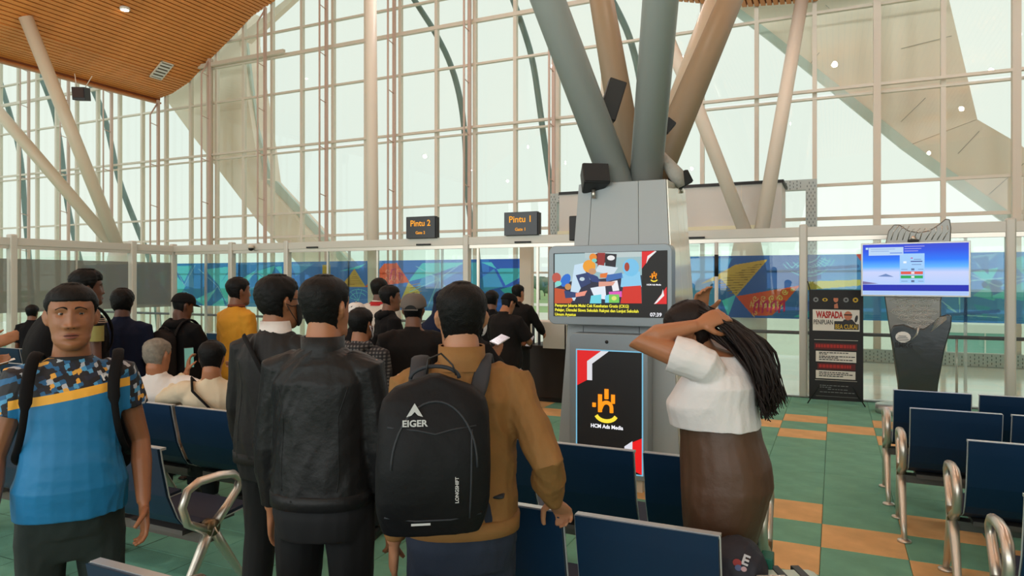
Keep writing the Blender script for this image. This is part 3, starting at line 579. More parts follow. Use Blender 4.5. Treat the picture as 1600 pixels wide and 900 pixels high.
# ---------------------------------------------------------------- totem screen below
tt = empty('totem_display', (0, 0, 0)); tag(tt, 'upright totem screen on the pedestal with an amber hand logo on black', 'display'); kY = 5.40
xa, xb = P(890, 600, kY).x, P(1012, 600, kY).x
MB().prism(rrect(xa, .1, xb, 1.26, .045), YF, kY, kY+.16).build('totem_case', mat('totem_grey', (146, 156, 164), .35, .2), tt, bevel=.006)
solidbox('totem_base', (xa+.05, kY+.03, 0), (xb-.05, kY+.2, .12), M_cream, tt)
sa, sb = P(902, 600, kY).x, P(1003, 600, kY).x; zt = P(952, 549, kY).z; zb = P(952, 736, kY).z
def kp(pts, c, l): shp(tt, kY-.002, [(sa+(sb-sa)*u, zb+(zt-zb)*v) for u, v in pts], c, l)
kp([(-.02,-.01),(1.02,-.01),(1.02,1.01),(-.02,1.01)], (120,190,220), 0); kp([(0,0),(1,0),(1,1),(0,1)], (8,8,12), 1)
kp([(0,1),(.38,1),(.16,.9),(.16,.75),(0,.70)], (228,24,30), 2); kp([(.38,1),(.5,1),(.24,.89),(.24,.75),(.16,.75),(.16,.91)], (226,226,232), 3)
kp([(.86,.26),(1,.30),(1,0),(.86,.03)], (240,16,24), 2); kp([(.74,.22),(.86,.27),(.86,.14),(.74,.14)], (226,226,236), 3)
lx = sa+(sb-sa)*.45; logo(tt, kY-.002, lx, zb+(zt-zb)*.55, .21); text('brand_caption', 'HCM Ads Media', .043, w_, tt, at(lx+.01, kY-.006, P(950, 667, kY).z) @ FACE_S, .02, width=.27)
MB().tube([(xa+.32, kY-.004, 1.195), (xa+.32, kY+.01, 1.195)], .014, 12, ref=(0,0,1)).build('webcam', M_black, tt)

# ---------------------------------------------------------------- check-in counter and belt posts
ct = empty('gate_counter', (-3.95, 8.9, 0)); tag(ct, 'dark brown gate counter with a white raised shelf unit', 'counter')
solidbox('counter_body', (0, 0, .06), (1.5, .6, .78), mat('dark_walnut', (44, 34, 30), .45), ct, .005); solidbox('plinth', (.03, .03, 0), (1.47, .57, .06), M_black, ct)
solidbox('shelf_top', (-.05, -.02, 1.08), (1.4, .5, 1.11), M_white, ct); solidbox('shelf_side', (.28, -.02, .75), (.62, .02, 1.08), M_white, ct); solidbox('shelf_side', (.6, -.02, .75), (.63, .5, 1.08), M_white, ct)
solidbox('shelf_back', (.63, .3, .78), (1.4, .33, 1.08), M_cream, ct); 
for k in range(3): solidbox('baluster', (.02+k*.09, .2, .78), (.05+k*.09, .23, 1.08), M_black, ct)
e = empty('desk_phone', (-3.12, 9.0, .78)); tag(e, 'black desk phone on the walnut gate counter', 'phone'); solidbox('phone_base', (-.1, -.08, 0), (.1, .1, .08), M_black, e, .02); MB().tube([(-.09, -.02, .12), (-.05, -.02, .15), (.05, -.02, .15), (.09, -.02, .12)], .025, 8).build('handset', M_black, e)
e = empty('form_sheet', (-3.75, 9.05, 1.112)); tag(e, 'white paper form lying on the white counter shelf', 'paper'); solidbox('sheet', (-.15, -.1, 0), (.15, .1, .006), mat('paper', (240, 240, 236), .7), e)
def belt(x, y, lab, x2=None):
    e = empty('belt_barrier', (x, y, 0)); tag(e, lab, 'barrier')
    MB().tube([(0,0,0),(0,0,.02),(0,0,.03)], [.16,.16,.05], 24).build('base', M_alu, e); MB().tube([(0,0,.02),(0,0,.98)], .032, 16).build('post', M_alu, e); MB().tube([(0,0,.9),(0,0,1.0)], .037, 16).build('post_cap', M_alu, e)
    if x2: MB().box((x2, -.004, .87), (-.03, .004, .93)).build('belt', mat('belt_blue', (40, 130, 230), .6), e)
g = Q(810, 8.1); belt(g.x, g.y, 'steel belt post with blue strap in front of the walnut counter', -1.6)
g = Q(655, 9.3); belt(g.x-.3, g.y, 'steel belt post hidden among the queue, left of the counter')
# ---------------------------------------------------------------- folding banner stand
bn = empty('banner_stand', (0, 10.42, 0)); tag(bn, 'black customs warning banner on a thin stand beside the glass', 'banner'); bn.location.x = P(1306, 600, 10.42).x
bw_ = .335; bn.rotation_euler = (0, 0, .03); Mb = mat('banner_black', (20, 20, 22), .6)
MB().box((-bw_, 0, .05), (bw_, .006, 1.56)).build('banner_sheet', Mb, bn)
MB().tube([(-.31, .02, 1.5), (-bw_-.02, .0, 1.68)], .008, 6).tube([(.31, .02, 1.5), (bw_+.02, 0, 1.68)], .008, 6).tube([(0, .12, .6), (-bw_-.02, -.08, 0)], .008, 6).tube([(0, .12, .6), (bw_+.02, -.08, 0)], .008, 6).tube([(-bw_, .02, 1.55), (bw_, .02, .06)], .007, 6).tube([(bw_, .02, 1.55), (-bw_, .02, .06)], .007, 6).build('stand_poles', M_black, bn)
Mw = mat('banner_white', (226, 222, 212), .6); Mr = mat('banner_red', (176, 40, 34), .6); Mdr = mat('banner_dark_red', (92, 24, 24), .6); My = mat('banner_gold', (206, 170, 50), .6)
def bp(x0, z0, x1, z1, m, nm='printed_block', l=1): MB().box((x0, -.0012*l, z0), (x1, -.0012*l+.001, z1)).build(nm, m, bn)
bp(-.29, 1.0, .29, 1.29, Mw)
Tb = lambda x, z, l=2: at(x, -.0012*l-.001, z) @ FACE_S
text('banner_lettering', 'WASPADA', .125, Mr, bn, Tb(-.245, 1.215), .045, ext=.0005, align='LEFT', width=.34); text('banner_lettering', 'PENIPUAN', .09, mat('banner_ink', (40, 40, 44), .6), bn, Tb(-.28, 1.115), .012, ext=.0005, align='LEFT', width=.24)
bp(-.02, 1.10, .2, 1.135, mat('banner_ink', (40,40,44), .6), l=2); bp(-.02, 1.02, .28, 1.1, mat('banner_ink', (40,40,44), .6), l=2); text('banner_lettering', 'BEA CUKAI', .085, My, bn, Tb(-.01, 1.058, 3), .02, ext=.0005, align='LEFT', width=.27)
MB().prism(el(.15, 1.21, .05, .062), YF, -.003, -.004).build('printed_face', mat('print_skin', (196, 120, 90), .6), bn); MB().prism([(.06,1.1),(.1,1.16),(.2,1.16),(.25,1.1)], YF, -.003, -.0035).build('printed_shirt', mat('banner_ink', (40,40,44), .6), bn); MB().prism([(.1,1.215),(.2,1.215),(.2,1.23),(.1,1.23)], YF, -.005, -.0055).build('printed_glasses', Mb, bn); MB().prism(el(.25, 1.17, .018, .05, rot=-.2), YF, -.003, -.004).build('printed_phone', mat('banner_ink', (40,40,44), .6), bn)
for k, (x, m) in enumerate([(-.25, mat('crest_grey', (130,134,136), .6)), (-.135, My), (.125, mat('crest_grey', (130,134,136), .6)), (.24, My)]):
    MB().prism(el(x, 1.425, .034, .034 if k != 1 else .024), YF, -.002, -.003).build('printed_crest', m, bn); MB().prism(el(x, 1.425, .016, .016, 6), YF, -.0035, -.004).build('crest_mark', Mb, bn)
MB().prism(el(0, 1.43, .03, .04), YF, -.002, -.003).build('printed_face', mat('print_skin', (196,120,90), .6), bn); MB().prism([(-.1,1.31),(-.06,1.38),(.05,1.38),(.1,1.31)], YF, -.002, -.003).build('printed_jacket', mat('print_jacket', (48,46,48), .6), bn); MB().prism([(-.02,1.31),(-.02,1.36),(.02,1.38),(.03,1.31)], YF, -.0035, -.004).build('printed_hand', mat('print_skin', (196,120,90), .6), bn); MB().prism([(-.035,1.45),(.035,1.45),(.03,1.48),(-.03,1.48)], YF, -.0035, -.004).build('printed_cap', Mb, bn)
def redbar(z, w):
    b = MB(); x = -w/2
    while x < w/2-.03: d_ = rng.uniform(.02, .04); b.box((x, -.004, z-.022), (x+d_, -.0035, z+.022)); x += d_+.008
    tag(b.build('red_heading_print', Mr, bn), kind='stuff')
bp(-.27, .872, .27, .877, Mw); bp(-.27, .742, .26, .83, Mdr); redbar(.79, .5)
bp(-.25, .575, .25, .72, Mw); bp(-.23, .47, .24, .555, Mdr); redbar(.515, .42); bp(-.25, .345, .24, .455, Mw); bp(-.26, .32, .26, .324, Mw); bp(-.25, .1, .27, .104, mat('crest_grey', (130,134,136), .6))
ink = MB()
for z, w in ((.7, .36), (.68, .08), (.65, .44), (.63, .22), (.605, .4), (.43, .33), (.405, .42), (.38, .3)):
    x = -.21
    while x < -.21+w: d_ = rng.uniform(.02, .05); ink.box((x, -.004, z-.006), (x+d_, -.0035, z+.006)); x += d_+.008
tag(ink.build('small_print', mat('banner_ink', (40,40,44), .6), bn), kind='stuff')
ink = MB()
for z, w in ((.25, .34), (.225, .12), (.2, .3), (.16, .42)):
    x = -.2+(.1 if z == .2 else 0)
    while x < -.2+w: d_ = rng.uniform(.02, .05); ink.box((x, -.004, z-.004), (x+d_, -.0035, z+.004)); x += d_+.01
tag(ink.build('small_print', mat('crest_grey', (130,134,136), .6), bn), kind='stuff')
# ---------------------------------------------------------------- sculpted weather information stand
ws = empty('information_stand', (P(1434, 500, 10.0).x, 10.0, 0)); tag(ws, 'sculpted stainless information stand with flared crown and horn, BMKG emblem', 'stand')
k_ = P(1434, 500, 10.0); th = math.radians(-8); ws.rotation_euler = (0, 0, th)
def wp(px): o = k_; return [((P(u, v, 10.0).x-o.x), P(u, v, 10.0).z) for u, v in px]
M_st = mat('dull_stainless', (116, 114, 108), .28, .85, bump=(3, .15, .02)); M_st2 = mat('stainless_dark', (88, 92, 94), .22, .9, bump=(4, .2, .02)); M_st3 = mat('stainless_line', (205, 203, 196), .3, .7)
MB().prism(wp([(1404,640),(1402,600),(1393,540),(1384,480),(1381,460),(1378,400),(1388,360),(1397,350),(1406,351),(1420,360),(1435,363),(1452,360),(1466,351),(1477,342),(1484,343),(1486,356),(1484,400),(1478,440),(1470,470),(1470,540),(1464,600),(1462,640)]), YF, .0, .14).build('sculpted_panel', M_st, ws, bevel=.012)
MB().prism(wp([(1408,640),(1404,590),(1396,540),(1391,520),(1397,508),(1412,506),(1430,513),(1444,513),(1458,503),(1468,494),(1481,490),(1487,493),(1486,510),(1476,545),(1466,600),(1462,640)]), YF, -.1, .0).build('horn_front_panel', M_st2, ws, bevel=.012)
q0 = P(1404, 630, 10.0).x-k_.x
MB().tube([(-.18, .05, 0), (-.18, .05, .1)], .3, 32).build('disc_base', M_alu, ws)
cv = MB()
def rl(px, Y, r=.006): cv.tube([(a, Y, b) for a, b in wp(px)], r, 5, ref=(0, 1, 0))
for k in range(10): rl([(1392+k*9, 375), (1398+k*9-(2 if k < 6 else -2), 362-(k % 2)), (1404+k*8.4, 353+(4 if 2 < k < 7 else 0))], -.005)
for r_ in range(6):
    for c_ in range(3):
        cx, cy_ = 1405+c_*24+(r_ % 2)*11, 469+r_*9.0
        if cx > 1462 or cy_ > 515 or (cx < 1412 and cy_ > 502): continue
        for rr in (11, 7.5, 4.2):
            rl([(cx+rr*1.05*math.copysign(abs(math.cos(a))**1.5, math.cos(a)), cy_+rr*.5*math.sin(a)) for a in [2*math.pi*k/14 for k in range(15)]], -.005, .0042)
        rl([(cx-15, cy_+1), (cx-11, cy_-.5)], -.005, .004); rl([(cx+11, cy_+.5), (cx+15, cy_-1)], -.005, .004)
for k in range(6): rl([(1455+k*1.5, 517-k*3.5), (1466, 508-k*2.5), (1479, 498-k*.8)], -.104, .004)
for k in range(5): rl([(1425+k*2, 530-k*2), (1434, 522-k*2), (1437, 512-k*.5)], -.104, .004)
tag(cv.build('relief_scrolls', M_st3, ws), kind='stuff')
a = wp([(1412, 526)])[0]; MB().prism(el(a[0], a[1], .085, .07), YF, -.104, -.108).build('emblem_disc', mat('emblem_white', (232,232,230), .5), ws)
eb = MB(); 
for k in range(4): eb.box((a[0]-.08+k*.01, -.112, a[1]-.05+k*.02), (a[0]+.08-k*.015, -.109, a[1]-.044+k*.02))
eb.build('emblem_stripes', mat('emblem_ink', (16,17,18), .5), ws)
a = wp([(1413, 539)])[0]; text('emblem_lettering', 'BMKG', .085, mat('emblem_ink', (16,17,18), .5), ws, at(a[0], -.108, a[1]) @ FACE_S, .03, width=.19)
wt = empty('weather_display', (k_.x, 10.0, 0)); wt.rotation_euler = (0, 0, th); tag(wt, 'wide flat screen with a blue sky weather page on the stainless stand', 'display')
tw = lambda u: P(u, 420, 9.9).x-k_.x
sx0, sx1 = tw(1345)+.02, tw(1518)-.0; sz0, sz1 = 1.49, 2.165
solidbox('screen_frame', (sx0, -.16, sz0), (sx1, -.11, sz1), mat('frame_silver', (190, 190, 188), .3, .5), wt, .004)
def wq(u0, v0, u1, v1, c, l, s=1): 
    X = lambda u: sx0+.02+(sx1-sx0-.04)*u; Z = lambda v: sz1-.02-(sz1-sz0-.04)*v
    shp(wt, -.1612, [(X(u0), Z(v1)), (X(u1), Z(v1)), (X(u1), Z(v0)), (X(u0), Z(v0))], c, l, s=s)
# page background: a blue to pale gradient that the picture itself shows
m = bpy.data.materials.new('screen_gradient'); m.use_nodes = True; n = m.node_tree; b_ = n.nodes['Principled BSDF']; t_ = n.nodes.new('ShaderNodeTexCoord'); sp_ = n.nodes.new('ShaderNodeSeparateXYZ'); mr = n.nodes.new('ShaderNodeMapRange'); r_ = n.nodes.new('ShaderNodeValToRGB')
n.links.new(t_.outputs['Object'], sp_.inputs[0]); n.links.new(sp_.outputs['Z'], mr.inputs['Value']); mr.inputs['From Min'].default_value = sz0; mr.inputs['From Max'].default_value = sz1; n.links.new(mr.outputs[0], r_.inputs[0])
E_ = r_.color_ramp.elements; E_[0].position = .17; E_[0].color = lin((170,200,246)); E_[1].position = 1; E_[1].color = lin((44,60,196))
for p_, c_ in ((.45, (196,206,244)), (.55, (90,176,250)), (.68, (20,116,246)), (.85, (30,76,222))): x_ = E_.new(p_); x_.color = lin(c_)
b_.inputs['Base Color'].default_value = (0,0,0,1); n.links.new(r_.outputs[0], b_.inputs['Emission Color']); b_.inputs['Emission Strength'].default_value = 1.05
MB().box((sx0+.02, -.1618, sz0+.02), (sx1-.02, -.161, sz1-.02)).build('screen_page', m, wt)
wq(0,.8,1,.92,(12,36,176),2); wq(.01,.93,.99,.98,(170,196,244),2); wq(.06,.06,.40,.22,(186,214,244),3); wq(.27,.165,.39,.185,(110,150,230),4); wq(.03,.06,.055,.1,(190,226,246),3)
for k in range(2): wq(.08,.09+k*.04,.32-k*.06,.1+k*.04,(130,160,220),4)
for k in range(3): wq(.41,.045+k*.045,.6-k*.03,.055+k*.045,(190,180,230),3)
wq(.365,.19,.60,.77,(160,206,250),3); wq(.375,.54,.585,.595,(226,84,70),5); wq(.375,.62,.585,.675,(30,166,80),5)
wq(.475,.55,.505,.585,(240,240,245),6); wq(.475,.63,.505,.665,(240,240,245),6); wq(.40,.34,.43,.38,(235,245,255),5); wq(.5,.3,.57,.31,(90,110,170),5); wq(.47,.335,.58,.355,(60,80,150),5); wq(.48,.4,.57,.41,(90,110,170),5); wq(.47,.27,.49,.29,(190,80,150),5)
for v in (.5, .73):
    wq(.38,v-.005,.44,v+.005,(110,130,180),5); wq(.54,v-.005,.59,v+.005,(110,130,180),5); wq(.475,v-.02,.505,v+.02,(90,110,150),5)
shp(wt, -.1612, [(sx0+.19, sz0+.25), (sx0+.37, sz0+.245), (sx0+.28, sz0+.285)], (110,140,196), 3); shp(wt, -.1612, [(sx0+.02, sz0+.15), (sx0+.2, sz0+.16), (sx0+.02, sz0+.19)], (120,110,160), 3)
cm = empty('tracking_camera', (k_.x+tw(1427)-.0, 9.93, 2.17)); tag(cm, 'little black camera clipped on top of the weather screen', 'camera'); solidbox('camera_body', (-.06, -.06, 0), (.06, .02, .03), M_black, cm, .008); MB().ell((0, -.03, .045), (.03, .03, .03)).build('lens_ball', M_chrome, cm)

# ---------------------------------------------------------------- rows of beam seating
M_navy = mat('navy_vinyl', (8, 40, 68), .42, spec=.35, var=.08, vs=3); M_seat = mat('navy_seat', (14, 30, 58), .5); M_edge = mat('alu_edge', (206, 210, 212), .3, .5)
yz = [(0.0,.87),(.012,.80),(.05,.62),(.10,.50),(.13,.455),(.19,.425),(.30,.41),(.50,.425),(.56,.43)]
SW = .495
def strip(prof, t, x0, x1, m, nm):
    n = len(prof); off = []
    for i in range(n):
        a = Vector(prof[max(i-1, 0)]); b = Vector(prof[min(i+1, n-1)]); d_ = (b-a).normalized(); off.append((prof[i][0]-d_.y*t*-1, prof[i][1]+d_.x*t))
    poly = list(prof)+off[::-1]; vs = [(x0, y, z) for y, z in poly]+[(x1, y, z) for y, z in poly]; N = len(poly); fs = []
    for i in range(N): j = (i+1) % N; fs.append((i, j, j+N, i+N))
    for i in range(n-1): fs.append((i, i+1, N-2-i, N-1-i)); fs.append((i+N, N-1-i+N, N-2-i+N, i+1+N))
    return MB().add(vs, fs).mesh(nm, m)
me_back = strip(yz[:5], .022, .004, SW-.004, M_navy, 'backrest'); me_seat = strip(yz[4:], .022, .004, SW-.004, M_seat, 'seat')
me_top = MB().box((0, -.006, .862), (SW, .026, .874)).mesh('top_edge', M_edge)
me_side = strip([(y-.003, z) for y, z in yz], .006, 0, .005, M_edge, 'side_edge')
me_under = MB().box((.05, .16, .385), (SW-.05, .50, .41)).mesh('under_pan', mat('under_grey', (84, 80, 78), .5))
ar = MB()
ar.tube([(0,.24,.40),(0,.12,.47),(0,.09,.56),(0,.12,.635),(0,.19,.665),(0,.32,.665),(0,.41,.65),(0,.455,.61),(0,.44,.56),(0,.37,.49),(0,.28,.41)], [.026,.021,.02,.021,.022,.022,.022,.021,.02,.021,.026], 10, ref=(0,0,1), flat=1.15)
me_arm = ar.mesh('armrest', M_chrome)
me_leg = [MB().tube([(0,.26,.41),(0,.2,.30),(0,.08,.10),(0,.02,.015)], [.03,.027,.02,.017], 9, ref=(1,0,0)).mesh('leg', M_chrome), MB().tube([(0,.26,.41),(0,.33,.30),(0,.46,.10),(0,.52,.015)], [.03,.027,.02,.017], 9, ref=(1,0,0)).mesh('leg', M_chrome)]
me_foot = MB().tube([(0,0,0),(0,0,.012),(0,0,.02)], [.042,.04,.018], 16).mesh('foot', M_chrome)
me_hub = MB().tube([(-.028,.26,.41),(.028,.26,.41)], .042, 16).mesh('hub', mat('hub_bronze', (120, 104, 78), .35, .8))
def bench(xl, y, n, lab, arms=None, grp='navy beam seating rows', pitch=.54):
    e = empty('beam_bench', (xl, y, 0)); tag(e, lab, 'bench', grp)
    MB().box((-.03, .22, .335), (n*pitch, .30, .385)).build('beam', mat('beam_grey', (96, 92, 90), .4, .4), e)
    for k in range(n):
        for nm, me in (('backrest', me_back), ('seat', me_seat), ('top_edge', me_top), ('under_pan', me_under)): link(nm, me, e, (k*pitch, 0, 0))
        link('side_edge', me_side, e, (k*pitch-.002, 0, 0)); link('side_edge', me_side, e, (k*pitch+SW-.002, 0, 0))
    for k in (arms if arms is not None else (0, n)):
        x = k*pitch-(.03 if k < n else .01)
        link('armrest', me_arm, e, (x, 0, 0)); link('hub', me_hub, e, (x, 0, 0))
        for i, yy in ((0, .02), (1, .52)): link('leg', me_leg[i], e, (x, 0, 0)); link('foot', me_foot, e, (x, yy, 0))
    return e
bench(.40, 5.92, 9, 'navy beam bench at right, farthest row before the stainless stand', (0, 2, 4))
bench(.44, 5.12, 9, 'navy beam bench at right, second row from the stainless stand', (0, 3, 5))
bench(.62, 4.22, 8, 'navy beam bench at right, third row, just over the ochre tiles', (0, 3, 5))
bench(.66, 3.24, 6, 'navy beam bench at right, nearest row showing only its armrest', (0, 3, 6))
bench(-1.91, 3.27, 3, 'navy beam bench in front of the totem screen, beside the woman in white')
bench(-1.37, 2.31, 2, 'near navy two-seat bench that the tan jacket man rests his hand on')
bench(-1.98, 1.32, 2, 'nearest navy bench whose top edge just shows at the bottom edge')
bench(-5.10, 2.34, 4, 'navy beam bench at left ending beside the aisle of waiting men', (2, 4))
bench(-4.45, 3.18, 3, 'navy beam bench at left with the two seated men')
bench(-8.6, 3.18, 5, 'navy beam bench beyond the left aisle, second row')
bench(-9.7, 4.1, 7, 'navy beam bench beyond the left aisle, third row', (0, 4, 7))
bench(-10.4, 5.0, 8, 'navy beam bench at left, farthest of the four near rows', (0, 4, 8))
bench(-8.8, 7.7, 4, 'teal navy bench far left behind the dark shirted man', (0, 4))
# ================================================================ people
from mathutils.bvhtree import BVHTree
def bvh(me): return BVHTree.FromPolygons([v.co.copy() for v in me.vertices], [tuple(p.vertices) for p in me.polygons])
def npmesh(me):
    n = len(me.vertices); a = np.empty(n*3, np.float32); me.vertices.foreach_get('co', a); return a.reshape(-1, 3)
def setco(me, a): me.vertices.foreach_set('co', a.astype(np.float32).ravel()); me.update()
def normals(me):
    n = len(me.vertices); a = np.empty(n*3, np.float32); me.vertices.foreach_get('normal', a); return a.reshape(-1, 3)
def fuse(mb, name, m, voxel, smooth=4, fac=.5):
    """union of closed volumes -> one continuous skin"""
    me = bpy.data.meshes.new('t'); me.from_pydata(mb.v, [], mb.f); bm = bmesh.new(); bm.from_mesh(me)
    bmesh.ops.recalc_face_normals(bm, faces=bm.faces); bm.to_mesh(me); bm.free()
    o = bpy.data.objects.new('t', me); COL.objects.link(o)
    r = o.modifiers.new('r', 'REMESH'); r.mode = 'VOXEL'; r.voxel_size = voxel; r.adaptivity = 0
    s = o.modifiers.new('s', 'SMOOTH'); s.factor = fac; s.iterations = smooth
    dg = bpy.context.evaluated_depsgraph_get(); out = bpy.data.meshes.new_from_object(o.evaluated_get(dg))
    bpy.data.objects.remove(o); bpy.data.meshes.remove(me); out.name = name; out.materials.clear(); out.materials.append(m)
    out.polygons.foreach_set('use_smooth', [True]*len(out.polygons)); return out
def folds(me, amp, freq, seed, stretch=(1, 1, .5), zlo=None):
    a = npmesh(me); n = normals(me); r = np.random.RandomState(seed); q = a*np.array(stretch)
    w = np.zeros(len(a)); warp = np.stack([np.sin(q @ r.randn(3)*freq*.5+r.rand()*6) for _ in range(3)], 1)*.08
    q = q+warp
    for i in range(7):
        k = r.randn(3); k /= np.linalg.norm(k); w += (1-2*np.abs(np.sin(q @ k*freq*(.7+.25*i)+r.rand()*6.28)))/(1+.35*i)
    w /= 3.0; setco(me, a+n*(w*amp)[:, None])
HR = [(-.125,.020,.075,-.035),(-.115,.036,.087,-.005),(-.098,.053,.092,.02),(-.08,.0595,.092,.035),(-.06,.061,.091,.052),(-.035,.067,.090,.070),(-.01,.070,.090,.084),(.02,.073,.092,.094),(.045,.0745,.092,.098),(.07,.072,.084,.096),(.09,.062,.068,.085),(.106,.044,.044,.064),(.117,.017,.01,.03)]
def headring(z):
    zs_ = [h[0] for h in HR]; f = lambda k: float(np.interp(z, zs_, [h[k] for h in HR])); rx, yf, yb = f(1), f(2), f(3)
    return rx, yf, -yb
def headpt(z, a, off=0):
    rx, yf, yb = headring(z); cy_ = (yf+yb)/2; ry = (yf-yb)/2
    ca, sa_ = math.cos(a), math.sin(a); e = .9
    return Vector(((rx+off)*math.copysign(abs(ca)**e, ca), cy_+(ry+off)*math.copysign(abs(sa_)**e, sa_), z))
def head_vol(mb, T, wide=1):
    rings = []
    for z in [h[0] for h in HR]: rings.append([T @ Vector((p.x*wide, p.y, p.z)) for p in [headpt(z, 2*math.pi*k/28) for k in range(28)]])
    mb.loft(rings)
    for s in (-1, 1):
        pts = [Vector((s*(.071*wide), .0, .024)), Vector((s*(.079*wide), -.012, .026)), Vector((s*(.084*wide), -.020, .010)), Vector((s*(.080*wide), -.012, -.012)), Vector((s*(.073*wide), .002, -.026)), Vector((s*(.070*wide), .003, -.018))]
        mb.tube([T @ p for p in pts], [.006, .008, .009, .008, .007, .005], 8)
        mb.ell(T @ Vector((s*.073*wide, -.004, 0)), (.010, .013, .023), M=T.to_3x3())
def sculpt(me, Ti, T, fine, age=0, wide=1):
    a = npmesh(me); n = len(a); h = np.c_[a, np.ones(n)] @ np.array(Ti).T; x, y, z = h[:, 0]/wide, h[:, 1], h[:, 2]
    f = (y > .03) & (np.abs(x) < .08) & (z > -.14) & (z < .11); dy = np.zeros(n); dx = np.zeros(n)
    G = lambda cx, cz_, sx, sz: np.exp(-((x-cx)/sx)**2-((z-cz_)/sz)**2)
    br = np.clip((.030-z)/.062, 0, 1); inn = ((z < .034) & (z > -.036)).astype(float)
    dy += np.where((z > -.034), np.exp(-(x/(.0085+.006*br))**2)*(.003+.019*br)*np.clip((.040-z)/.012, 0, 1), np.exp(-(x/.0145)**2)*.022*np.exp(-((z+.034)/.0075)**2))
    for s in (-1, 1):
        dy += .0115*G(s*.0165, -.033, .0085, .008)
        dy -= .0135*G(s*.031, .017, .017, .0115); dy += .0045*G(s*.03, .036, .02, .007); dy += .004*G(s*.043, -.022, .018, .018)
        dy += .003*G(s*.031, .024, .014, .004); dy -= .002*G(s*.03, -.05, .006, .016)
    dy += .0065*G(0, -.0625, .020, .0055)+.0075*G(0, -.0755, .017, .0055)-.0045*G(0, -.0685, .026, .0022)-.003*G(0, -.088, .02, .005)+.006*G(0, -.106, .017, .012)-.002*G(0, -.05, .004, .008)
    dy = np.where(f, dy, 0)*np.clip((y-.03)/.03, 0, 1); T3 = np.array(T.to_3x3()); off = np.stack([dx, dy, 0*dy], 1) @ T3.T; setco(me, a+off)
def hairshell(T, style, m, parent, seed=1, name='hair'):
    r = np.random.RandomState(seed); rnd = random.Random(seed); nz_, na = 44, 72; rings = []
    ss = lambda e0, e1, v: max(0, min(1, (v-e0)/(e1-e0)))
    for i in range(nz_):
        z = -.118+.245*i/(nz_-1); zz = min(z, .1165); ring = []
        for k in range(na):
            a = 2*math.pi*k/na; fr_ = math.sin(a)        # 1 front, -1 back
            if style == 'hijab': zl = -.2 if fr_ < .55 else .055
            elif fr_ > .45: zl = .062 + .012*(1-fr_)*(-1)
            elif fr_ > .12: zl = .05-(.45-fr_)/.33*.055
            elif fr_ > -.12: zl = -.006+(.12-fr_)*.12
            else: zl = .02-min(1, (-.12-fr_)/.35)*(.098 if style != 'fade' else .112)
            th_ = {'short': .017, 'fade': .011, 'afro': .026, 'grey': .014, 'thick': .018, 'thin': .006, 'long': .016, 'hijab': .02}[style]
            if style in ('fade', 'short', 'thin') : th_ *= .45+.55*ss(-.03, .06, z)
            if style == 'afro': th_ *= .6+.6*ss(.0, .09, z)
            g = ss(zl-.004, zl+.012, z); off = -.010+.0115*ss(zl-.003, zl+.004, z)+th_*ss(zl, zl+.045, z)**.7; g = ss(zl-.003, zl+.004, z)
            if g > .5: off += rnd.gauss(0, .0011 if style != 'afro' else .0022)+.0025*math.sin(z*90+a*5+seed)*math.sin(a*9+z*30)*(1 if style in ('grey', 'thick') else .4)
            p = headpt(zz, a, off); p.z += max(0, z-.07)/.057*(th_*1.0 if g > .5 else 0); ring.append(T @ p)
        rings.append(ring)
    c_ = sum(rings[-1], Vector())/na; up_ = (T.to_3x3() @ Vector((0, 0, 1)))
    for f_, z_ in ((.8, .002), (.5, .0045), (.1, .006)): rings.append([c_+(q-c_)*f_+up_*z_ for q in rings[nz_-1]])
    return MB().loft(rings).build(name, m, parent)
def capshell(T, m, parent, brim=1, back_gap=False):
    rings = []
    for i in range(14):
        t = i/13; z = .035+.092*math.sin(t*math.pi/2); k_ = math.cos(t*math.pi/2)**.62 if t < 1 else .02
        rx, yf, yb = headring(.045); rings.append([T @ Vector(((rx+.018)*k_*math.cos(a), -.004+((yf-yb)/2+.018)*k_*math.sin(a), z+(-.022*(1-t) if math.sin(a) < 0 else 0)*-math.sin(a)*.9 )) for a in [2*math.pi*j/40 for j in range(40)]])
    o = MB().loft(rings).build('cap', m, parent); b = MB(); n = 14; up = []; dn = []
    for j in range(n+1):
        a = math.pi*(.12+.76*j/n)*brim; ca, sa_ = math.cos(a), math.sin(a)*brim
        up.append((Vector((.09*ca, brim*abs(.10*math.sin(a)), .040)), Vector((.078*ca, brim*(.10*abs(math.sin(a))+.07*abs(math.sin(a))**.5), .030))))
    vs = []; fs = []
    for p, q in up: vs += [T @ p, T @ q, T @ (q-Vector((0, 0, .004))), T @ (p-Vector((0, 0, .006)))]
    for j in range(n):
        for c in range(4): fs.append((j*4+c, j*4+(c+1) % 4, (j+1)*4+(c+1) % 4, (j+1)*4+c))
    fs += [(0, 1, 2, 3), (n*4+3, n*4+2, n*4+1, n*4)]
    b.add(vs, fs, 0, True).build('brim', m, o); b = MB().ell(T @ Vector((0, -.004, .128)), (.008, .008, .005)).build('cap_button', m, o)
    if back_gap: # open strap arch at the back of the cap
        b = MB().loft([[T @ Vector((.042*math.cos(a)*s_, -.118-.002*s_, .012+.034*math.sin(a)*s_)) for a in [math.pi*k/14 for k in range(15)]] for s_ in (1, .02)], close=False, caps=False).build('strap_gap', mat('gap_dark', (14, 13, 13), .8), o)
        MB().tube([T @ Vector((.05*math.cos(a), -.116, .012+.0*math.sin(a))) for a in [math.pi*k/8 for k in range(9)]], .006, 6).build('cap_strap', m, o)
    return o
